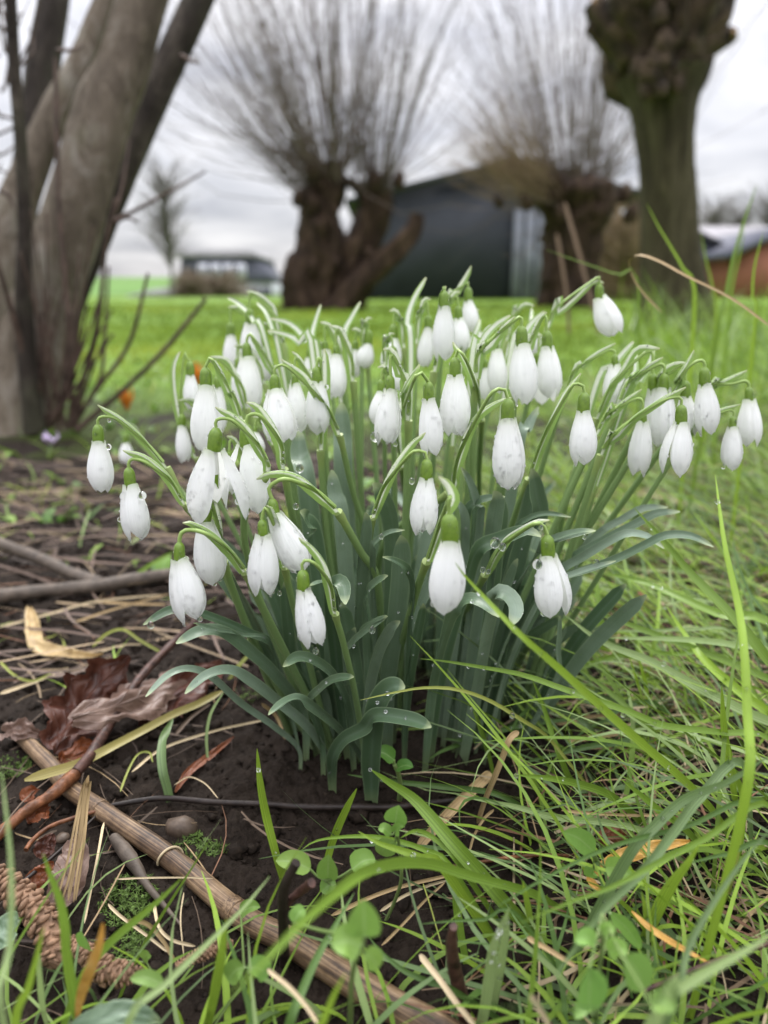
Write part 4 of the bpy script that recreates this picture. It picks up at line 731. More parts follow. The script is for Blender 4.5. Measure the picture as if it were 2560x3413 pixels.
# big single drops
for i, (tile, p_, Yd, r) in enumerate((('C', (190, 800), .283, .0016), ('C', (1115, 868), .244, .0017), ('C', (1203, 960), .243, .0012), ('C', (492, 762), .253, .0011), ('C', (583, 545), .282, .0009), ('C', (980, 605), .27, .0010), ('D', (1130, 908), .25, .0014), ('D', (1090, 612), .248, .0019), ('D', (452, 852), .228, .0012), ('D', (876, 118), .288, .0013), ('D', (953, 125), .288, .0012), ('D', (830, 480), .275, .0022), ('D', (875, 505), .268, .0016), ('D', (755, 645), .27, .0012), ('D', (790, 655), .27, .001), ('D', (130, 440), .28, .0011), ('D', (75, 1015), .262, .0014), ('D', (1380, 445), .30, .0010), ('D', (1450, 605), .28, .0016), ('D', (1112, 385), .25, .001), ('A', (1507, 915), .327, .0022), ('A', (1610, 950), .33, .0012), ('A', (172, 832), .313, .0009), ('A', (170, 965), .311, .0013), ('A', (245, 1215), .288, .0017), ('A', (340, 1210), .288, .0017), ('A', (225, 1330), .288, .001), ('A', (820, 1240), .273, .0014), ('A', (875, 1235), .293, .0016), ('A', (1130, 1075), .31, .0019), ('A', (1110, 1265), .30, .0014), ('A', (987, 383), .47, .0018), ('A', (1265, 665), .34, .0012), ('B', (1168, 815), .335, .0012), ('B', (1470, 895), .343, .001), ('B', (155, 955), .29, .0013), ('B', (540, 968), .29, .0013), ('B', (590, 968), .29, .0012), ('F', (912, 706), -.0595, .0011), ('F', (958, 500), -.066, .001), ('F', (310, 735), -.0655, .0012), ('I', (112, 158), -.054, .0010), ('D', (686, 1500), -.049, .0011), ('D', (935, 1540), -.062, .0012), ('F', (605, 1490), -.049, .0012), ('F', (500, 795), -.064, .0011), ('F', (900, 1120), -.055, .0012))):
    P = at(px(tile, p_), Yd - .0005) if Yd > 0 else at_h(px(tile, p_), -Yd); V, F = ICO2; mb = MB(); V2 = V * r * np.array([.92, .92, 1.0]); V2[:, 2] += .18 * r * np.clip(V[:, 2], 0, 1) ** 2
    mb.add(V2 + P, F); tag(mb.build('water_drop', 'water'), 'clear water drop hanging on a green grass blade' if Yd < 0 else 'large clear water drop clinging to a snowdrop petal, spathe or leaf', 'water drop', 'large hanging water drops')
print('snowdrops', len(plants), nl)
# ------------------------------------------------------------------ things on the ground
def gpath(tile, pts, h):
    P = [px(*(q if isinstance(q[0], str) else (tile, q))) for q in pts]; hs = np.linspace(h[0], h[1], len(P)) if len(h) == 2 else h
    return [at_h(p, hh) for p, hh in zip(P, hs)]
def wmet(tile, w, P): return w * TILE[tile][2] * (P[1] * cp - (P[2] - CAMH) * sp_) / FPX
def stick(name, tile, pts, w, h, mat, label, cat, k=12, n=40, amp=.10, parent=None, build=True, taper=None):
    Q = gpath(tile, pts, h); ws = np.broadcast_to(w, (len(Q),)); r = [wmet(tile, a, q) / 2 for a, q in zip(ws, Q)]
    D = catmull(np.hstack([Q, np.array(r)[:, None]]), n); mb = MB(); sd_ = random.random() * 99
    def dsp(v, th_, P): return np.array([[1 + amp * noise.fractal(Vector((math.cos(a) * 1.2 + sd_, math.sin(a) * 1.2, i * .25)), .7, 2, 3) for a in th_[0]] for i in range(len(P))])
    mb.tube(D[:, :3], D[:, 3], k, True, None, dsp); o = mb.build(name, mat, parent)
    if parent is None: tag(o, label, cat)
    return o, D
# hollow cane lying across the soil
ct = thing('dry_cane', at_h(px('G', (900, 380)), 0), 'thick straw-brown dry hollow stalk lying across the dark soil', 'dry stalk')
_, D = stick('stalk', 'G', [('E', (110, 1370)), ('E', (300, 1560)), (430, 50), (700, 240), (1050, 480), (1480, 830), ('H', (330, 1190)), ('H', (700, 1430)), ('H', (1150, 1690)), ('H', (1500, 1900))], [80, 100, 108, 118, 128, 150, 165, 185, 210, 220], (.006, .004), 'cane', '', '', 20, 70, .05, ct)
for f_ in (.30, .62):
    i = int(f_ * 70); mb = MB(); mb.tube(D[i:i + 2, :3], D[i:i + 2, 3] * 1.07, 18); mb.build('joint', 'cane', ct)
# wiry loop round it
i = 33; c = D[i, :3]; T = unit(D[i + 1, :3] - D[i - 1, :3]); a = unit(np.cross(T, [0, 0, 1])); b = np.cross(a, T)
mb = MB(); mb.tube([c + D[i, 3] * 1.12 * (math.cos(x) * a + math.sin(x) * b) + T * .0012 * x for x in np.linspace(-.4, 3.7, 20)], .0005, 6, col=CG['w']); tag(mb.build('straw_loop', 'straw'), 'pale straw looped round the thick dry stalk', 'straw')
# forked branch and other twigs
bt = thing('forked_branch', at_h(px('E', (600, 470)), 0), 'forked grey-brown fallen branch lying behind the brown oak leaf', 'branch')
stick('main_limb', 'E', [(-150, 560), (0, 530), (250, 500), (620, 465), (850, 425), (1060, 395), (1300, 350)], [95, 90, 85, 88, 85, 80, 70], (.008, .008), 'branch_bark', '', '', 14, 50, .12, bt)
stick('side_limb', 'E', [(-150, 130), (0, 205), (250, 300), (420, 380), (620, 455)], [70, 72, 74, 76, 80], (.022, .009), 'branch_bark', '', '', 14, 40, .12, bt)
rt = thing('broken_twig', at_h(px('E', (560, 1500)), 0), 'reddish-brown twig with peeled orange lower end leaning over the oak leaf', 'twig')
stick('bark', 'E', [(1200, 690), (1050, 830), (880, 1010), (740, 1200), (640, 1370), (560, 1500), (470, 1610)], [44, 48, 54, 62, 66, 74, 70], (.030, .022, .018, .016, .015, .014, .013), 'red_twig', '', '', 12, 60, .12, rt)
stick('peeled_end', 'E', [(480, 1600), (430, 1650), (300, 1760), (160, 1850), ('G', (0, 330)), ('G', (-120, 430))], [66, 84, 74, 66, 70, 70], (.013, .006), 'rust_twig', '', '', 12, 50, .22, rt)
stick('black_twig', 'G', [(640, 165), (720, 150), (1000, 112), (1300, 135), (1659, 150), ('H', (400, 350)), ('H', (700, 350)), ('H', (950, 350)), ('H', (1180, 325)), ('H', (1340, 305))], [18, 30, 36, 36, 36, 40, 42, 42, 40, 30], (.004, .004), 'dark_twig', 'thin black twig lying straight across the soil before the snowdrop stems', 'twig', 10, 70, .12)
stick('wood_sliver', 'G', [(700, 350), (760, 430), (840, 540), (900, 640), (1000, 760), (1110, 890)], [60, 88, 80, 50, 36, 16], (.004, .003), 'branch_bark', 'dark bark-covered wood sliver lying along the dry stalk', 'wood sliver', 10, 30, .15)
stick('brown_twig', 'F', [(640, 360), (850, 385), (1100, 400), (1400, 410), (1700, 400)], [60, 80, 80, 75, 70], (.008, .008), 'red_twig', 'dark brown twig half buried in straw behind the right-hand grass', 'twig', 10, 40, .1)
stick('root_stem', 'G', [(160, 430), (200, 370), (300, 290), (430, 240), (580, 195), (700, 180)], [32, 30, 28, 26, 22, 18], (.006, .008), 'rust_twig', 'thin orange-brown root curving beside the dry stalk', 'root', 8, 30, .08)
stick('black_twig', 'G', [(100, 660), (220, 560), (350, 450), (480, 330), (600, 210)], [22, 24, 22, 20, 14], (.010, .006), 'dark_twig', 'thin black twig crossing the red dead leaf', 'twig', 8, 30, .08)
ut = thing('forked_twig', at_h(px('H', (270, 1200)), 0), 'upright charred-looking forked twig stub before the dry stalk', 'twig')
stick('stub', 'H', [(345, 690), (290, 790), (268, 850), (265, 1000), (270, 1200), (275, 1330)], [60, 62, 66, 66, 66, 60], (.058, .052, .048, .036, .016, 0), 'dark_twig', '', '', 10, 26, .15, ut)
stick('side_stub', 'H', [(440, 815), (370, 870), (300, 930), (268, 990)], [60, 56, 52, 50], (.050, .044, .040, .036), 'red_twig', '', '', 10, 20, .15, ut)
stick('red_stub', 'H', [(1312, 1085), (1300, 1200), (1320, 1350), (1360, 1520), (1400, 1720)], [50, 78, 86, 90, 80], (.050, .04, .026, .012, 0), 'red_twig', 'reddish upright twig stub among the foreground straw', 'twig', 12, 30, .12)
stick('brown_twig', 'I', [(900, 1480), (1100, 1390), (1350, 1290), (1700, 1180)], [28, 28, 28, 28], (.03, .03), 'red_twig', 'thin brown twig slanting under the pale striped blade', 'twig', 8, 24, .08)
stick('orange_stem', 'H', [(1300, 715), (1470, 690), (1659, 660), ('I', (250, 645)), ('I', (400, 648)), ('I', (480, 650))], [22, 22, 24, 22, 22, 18], (.012, .01), 'rust_twig', 'thin orange-brown stem pointing at the round-leaved seedling', 'stem', 8, 30, .08)
# stone
def lump(c, s, seed, amp=.22):
    V, F = ICO2; V2 = np.array([v * (1 + amp * noise.noise(Vector(v * 1.6) + Vector((seed, 0, 0)))) for v in V]); return c + V2 * s, F
c = at_h(px('G', (1100, 370)), 0); mb = MB(); mb.add(*lump(c + [0, .004, .003], np.array([.0075, .005, .0045]), 3)); tag(mb.build('stone', 'stone'), 'small smooth brown stone beside the dry stalk', 'stone')
c = at_h(px('G', (390, 380)), 0); mb = MB(); mb.add(*lump(c + [0, 0, .002], np.array([.003, .003, .002]), 9)); tag(mb.build('stone', 'stone'), 'tiny grey pebble beside the red dead leaf', 'stone')
# dead leaves
def dead_leaf(name, tile, mid, hw, h, mat, label, lobes=0, hint=(0, -.8, .6), curl=.3, rough=.12, tipk=.25, cat='dead leaf'):
    Q = gpath(tile, mid, h); n, m_ = 44, 21; P = catmull(Q, n); T = tang(P); H = np.broadcast_to(np.array(hint, float), (n, 3)); N = unit(H - T * np.sum(H * T, 1)[:, None]); Sd = np.cross(T, N)
    wm = wmet(tile, hw, P[n // 2]); v = np.linspace(0, 1, n); u = np.linspace(-1, 1, m_); s0 = random.random() * 50
    shp = np.sin(np.pi * np.clip(v, .01, .99) ** .8) ** .55
    if lobes: shp = shp * (1 + .24 * np.sin(v * lobes * 2 * np.pi + .5) + .08 * np.sin(v * lobes * 7.3 * np.pi))
    G = np.zeros((n, m_, 3))
    for i in range(n):
        for j in range(m_):
            w = wm * shp[i] * (1 + .10 * noise.noise(Vector((v[i] * 14, np.sign(u[j]) * 5, s0)))); z = wm * (curl * abs(u[j]) ** 1.6 + rough * 2.2 * noise.noise(Vector((v[i] * 5, u[j] * 2, s0))) + .05 * abs(math.sin(v[i] * 20 - abs(u[j]) * 4)))
            G[i, j] = P[i] + Sd[i] * u[j] * w + N[i] * z
    lo = G[..., 2]; gg = np.vectorize(gz)(G[..., 0], G[..., 1]) + .0006; G[..., 2] = np.maximum(lo, gg)
    mb = MB(); mb.grid(G); return tag(mb.build(name, mat), label, cat)
dead_leaf('oak_leaf', 'E', [(330, 1500), (420, 1330), (560, 1130), (700, 980), (790, 890)], 170, (.004, .010, .018, .026, .032), 'brown_leaf', 'large curled dark red-brown oak leaf with wavy lobed edge', 4, (.25, -.85, .35), .35, .22)
dead_leaf('oak_leaf', 'E', [(440, 1290), (620, 1230), (820, 1170), (1000, 1090), (1180, 1010), (1380, 960)], 130, (.024, .022, .018, .015, .012, .010), 'grey_brown_leaf', 'greyish-brown veined oak leaf folded over the darker one under the twig', 3, (.1, -.55, .8), -.25, .2)
dead_leaf('oak_leaf', 'E', [(880, 1330), (1020, 1190), (1180, 1080), (1360, 960)], 120, (.004, .008, .012, .014), 'brown_leaf', 'dark red-brown leaf tucked under the arching snowdrop leaves', 4, (0, -.7, .6), .3, .25)
dead_leaf('oak_leaf', 'E', [(370, 1560), (470, 1500), (560, 1460), (640, 1440)], 70, (.003, .007, .008, .008), 'rust_leaf', 'small rust-red leaf flap below the large oak leaf', 2, (0, -.9, .3), .2, .2)
dead_leaf('dead_leaf', 'G', [(330, 790), (400, 680), (450, 560), (470, 430), (450, 370)], 125, (.004, .008, .012, .014, .014), 'grey_brown_leaf', 'oval reddish-brown dead leaf beside the straw bundle', 0, (-.2, -.7, .7), .25, .15)
dead_leaf('dead_leaf', 'G', [(170, 690), (230, 620), (290, 560), (330, 500)], 70, (.004, .01), 'rust_leaf', 'small orange-brown dead leaf under the black stem', 0, (0, -.7, .7), .3, .2)
dead_leaf('dead_leaf', 'G', [(240, 480), (280, 400), (330, 330)], 60, (.006, .012), 'brown_leaf', 'small upright brown leaf scrap between roots', 0, (.3, -.9, .2), .3, .2)
dead_leaf('dead_leaf', 'E', [(20, 1370), (90, 1350), (180, 1360), (260, 1390)], 60, (.008, .012, .012, .008), 'grey_brown_leaf', 'grey-brown leaf scrap resting on the end of the dry stalk', 2, (0, -.7, .7), .2, .3)
dead_leaf('dead_leaf', 'E', [(150, 1800), (190, 1740), (240, 1720)], 50, (.004, .008), 'rust_leaf', 'little orange leaf scrap under the peeled twig end', 0, (0, -.8, .6), .3, .2)
dead_leaf('dead_leaf', 'G', [(170, 260), (230, 210), (300, 160)], 60, (.004, .006), 'rust_leaf', 'crumpled tan-orange leaf between peeled twig and root', 2, (0, -.8, .6), .3, .3)
dead_leaf('curled_straw_leaf', 'E', [(180, 600), (200, 700), (215, 790), (240, 840), (330, 870), (450, 890), (560, 900), (630, 890)], 48, (.014, .012, .009, .007, .007, .007, .007, .006), 'tan_leaf', 'pale tan withered strap leaf bent like an elbow on the soil', 0, (.2, -.6, .8), .35, .15)
dead_leaf('dead_leaf', 'F', [(620, 800), (680, 740), (730, 660), (740, 590)], 42, (.004, .01, .016, .02), 'rust_leaf', 'curled russet leaf among the straw right of the lobed bell', 0, (-.4, -.8, .3), .4, .1)
dead_leaf('ochre_leaf', 'I', [(560, 780), (650, 720), (780, 650), (950, 600), (1180, 560)], 46, (.02, .022, .024, .026, .026), 'ochre_leaf', 'orange-yellow withered leaf strip behind the round-leaved seedling', 0, (0, -.6, .8), .2, .1)
dead_leaf('ochre_leaf', 'I', [(550, 780), (590, 830), (640, 870)], 24, (.02, .02), 'ochre_leaf', 'small orange leaf scrap below the round-leaved seedling', 0, (0, -.6, .8), .2, .1)
dead_leaf('ochre_leaf', 'I', [(820, 990), (930, 1090), (1080, 1190), (1300, 1310)], 20, (.03, .03), 'ochre_leaf', 'narrow orange withered strip under the crossing grass', 0, (0, -.6, .8), .2, .1)
dead_leaf('ochre_leaf', 'G', [(635, 880), (615, 1000), (560, 1150), (500, 1320), (470, 1480)], 34, (.075, .07, .06, .045, .03), 'ochre_leaf', 'blurred orange-tan withered leaf standing in the front grass', 0, (0, -1, .2), .2, .1)
dead_leaf('dead_leaf', 'I', [(620, 560), (700, 530), (800, 540)], 60, (.006, .008), 'rust_leaf', 'reddish dead leaf behind the round-leaved seedling', 0, (0, -.6, .8), .2, .2)
dead_leaf('dead_leaf', 'F', [(1320, 560), (1340, 500), (1360, 430)], 30, (.004, .012), 'brown_leaf', 'dark purplish leaf scrap by the half-buried twig', 0, (0, -.8, .5), .2, .2)
dead_leaf('dead_leaf', 'F', [(1560, 560), (1620, 520), (1700, 500)], 60, (.006, .012), 'brown_leaf', 'dark purplish leaf in the straw far right of the snowdrops', 0, (0, -.8, .5), .2, .2)
dead_leaf('bark_strip', 'C', [(340, 1830), (430, 1700), (560, 1600), (700, 1490)], 26, (.002, .004), 'rust_leaf', 'orange-brown strip of bark lying on the soil beside the stems', 0, (0, -.6, .8), .4, .15, cat='bark')
# glaucous big leaf at the bottom
dead_leaf('dock_leaf', 'G', [(420, 1560), (620, 1470), (800, 1430), (980, 1480)], 80, (.03, .035, .035, .03), 'snowdrop_leaf', 'broad blurred blue-green leaf low in the front grass', 0, (0, -.6, .8), .15, .08, cat='leaf')
dead_leaf('dock_leaf', 'G', [(-60, 1000), (20, 940), (80, 880), (130, 860)], 90, (.02, .025), 'snowdrop_leaf', 'dark blue-green leaf behind the scaly catkin', 0, (0, -.6, .8), .15, .08, cat='leaf')
# catkins
def catkin(tile, pts, w, h, label):
    Q = gpath(tile, pts, h); r = [wmet(tile, a, q) / 2 for a, q in zip(w, Q)]; D = catmull(np.hstack([Q, np.array(r)[:, None]]), 60); t = thing('catkin', Q[0], label, 'catkin')
    mb = MB(); mb.tube(D[:, :3], D[:, 3] * .72, 12); mb.build('core', 'catkin', t); mb = MB(); T = tang(D[:, :3]); V, F = ICO1; ga = 2.39996
    L = np.sum(np.linalg.norm(np.diff(D[:, :3], axis=0), axis=1)); rm = np.mean(r); n = int(L / rm * 13)
    for k in range(n):
        f_ = k / n * 59; i = int(f_); c = D[i, :3] + (D[min(59, i + 1), :3] - D[i, :3]) * (f_ - i); tt = T[i]; a = unit(np.cross(tt, [0.1, 0, 1])); b = np.cross(a, tt); an = k * ga; o = math.cos(an) * a + math.sin(an) * b; s = np.cross(o, tt); R = D[i, 3]
        mb.add(c + o * R * .80 + R * (np.outer(V[:, 0] * .30, o + tt * .5) + np.outer(V[:, 1] * .40, s) + np.outer(V[:, 2] * .15, tt - o * .4)) * random.uniform(.55, 1.3) + rng.normal(0, R * .05, 3), F)
    mb.build('scales', 'catkin', t)['kind'] = 'stuff'
catkin('G', [(-80, 560), (40, 650), (190, 770), (300, 920), (350, 1080), (330, 1140)], [150, 180, 190, 200, 190, 120], (.020, .018, .016, .014, .012, .011), 'thick brown scaly catkin curving down in the front corner')
catkin('G', [(430, 990), (520, 1060), (640, 1160), (760, 1190), (880, 1190)], [80, 120, 160, 140, 70], (.012, .014, .016, .016, .014), 'short brown scaly catkin lying behind the blurred orange leaf')
catkin('G', [(1080, 1150), (1200, 1090), (1330, 1030), (1430, 1000)], [50, 84, 90, 50], (.012, .012), 'small reddish-brown scaly catkin lying by the dry stalk')
# ---- blades of grass and straw one can pick out
def blade(tile, pts, w, h, c, label, name='grass_blade', cat='grass blade', group='picked-out grass blades', hint=(0, -.8, .6), mat='grass', fold=.18, taper='tip', n=30, droplets=0, Y=None):
    if Y is None: Q = gpath(tile, pts, h)
    else: Q = [at(px(*(q if isinstance(q[0], str) else (tile, q))), y) for q, y in zip(pts, np.linspace(Y[0], Y[1], len(pts)))]
    if taper == 'tip' and Q[-1][2] > .012: e = Q[-1]; d = unit(Q[-1] - Q[-2]); Q.append(np.array([e[0] + d[0] * .025, e[1] + max(0, d[1]) * .02 + .004, gz(e[0], e[1]) - .002]))
    P = catmull(Q, n); v = np.linspace(0, 1, n); wm = wmet(tile, w, Q[len(pts) // 2])
    pr = np.interp(v, [0, .06, .25, .5, 1], [.06, .35, .8, 1, .8]) if taper == 'tip' else np.interp(v, [0, .05, .95, 1], [.25, 1, .8, .2])
    cc = np.array(CG[c]) if isinstance(c, str) else np.array(c); cc = cc * (1 + random.uniform(-.12, .12)); colr = np.repeat(cc[None], n, 0) * np.interp(v, [0, .5, 1], [1.05, 1, .85])[:, None]
    colr = np.repeat(colr[:, None], 5, 1).reshape(-1, 3); mb = MB(); mb.ribbon(P, wm * pr, hint, 5, fold, random.uniform(-.5, .5) if taper == 'tip' else 0, colr); o = mb.build(name, mat)
    for _ in range(droplets): i = random.randint(2, n - 8); drop_on(P[i] + rng.normal(0, wm * .12, 3), np.array([0, -.7, .7]), random.choice((.0003, .0005, .0009)))
    return tag(o, label, cat, group)
RG = 'green grass blade arching leftwards over the straw beside the snowdrops'
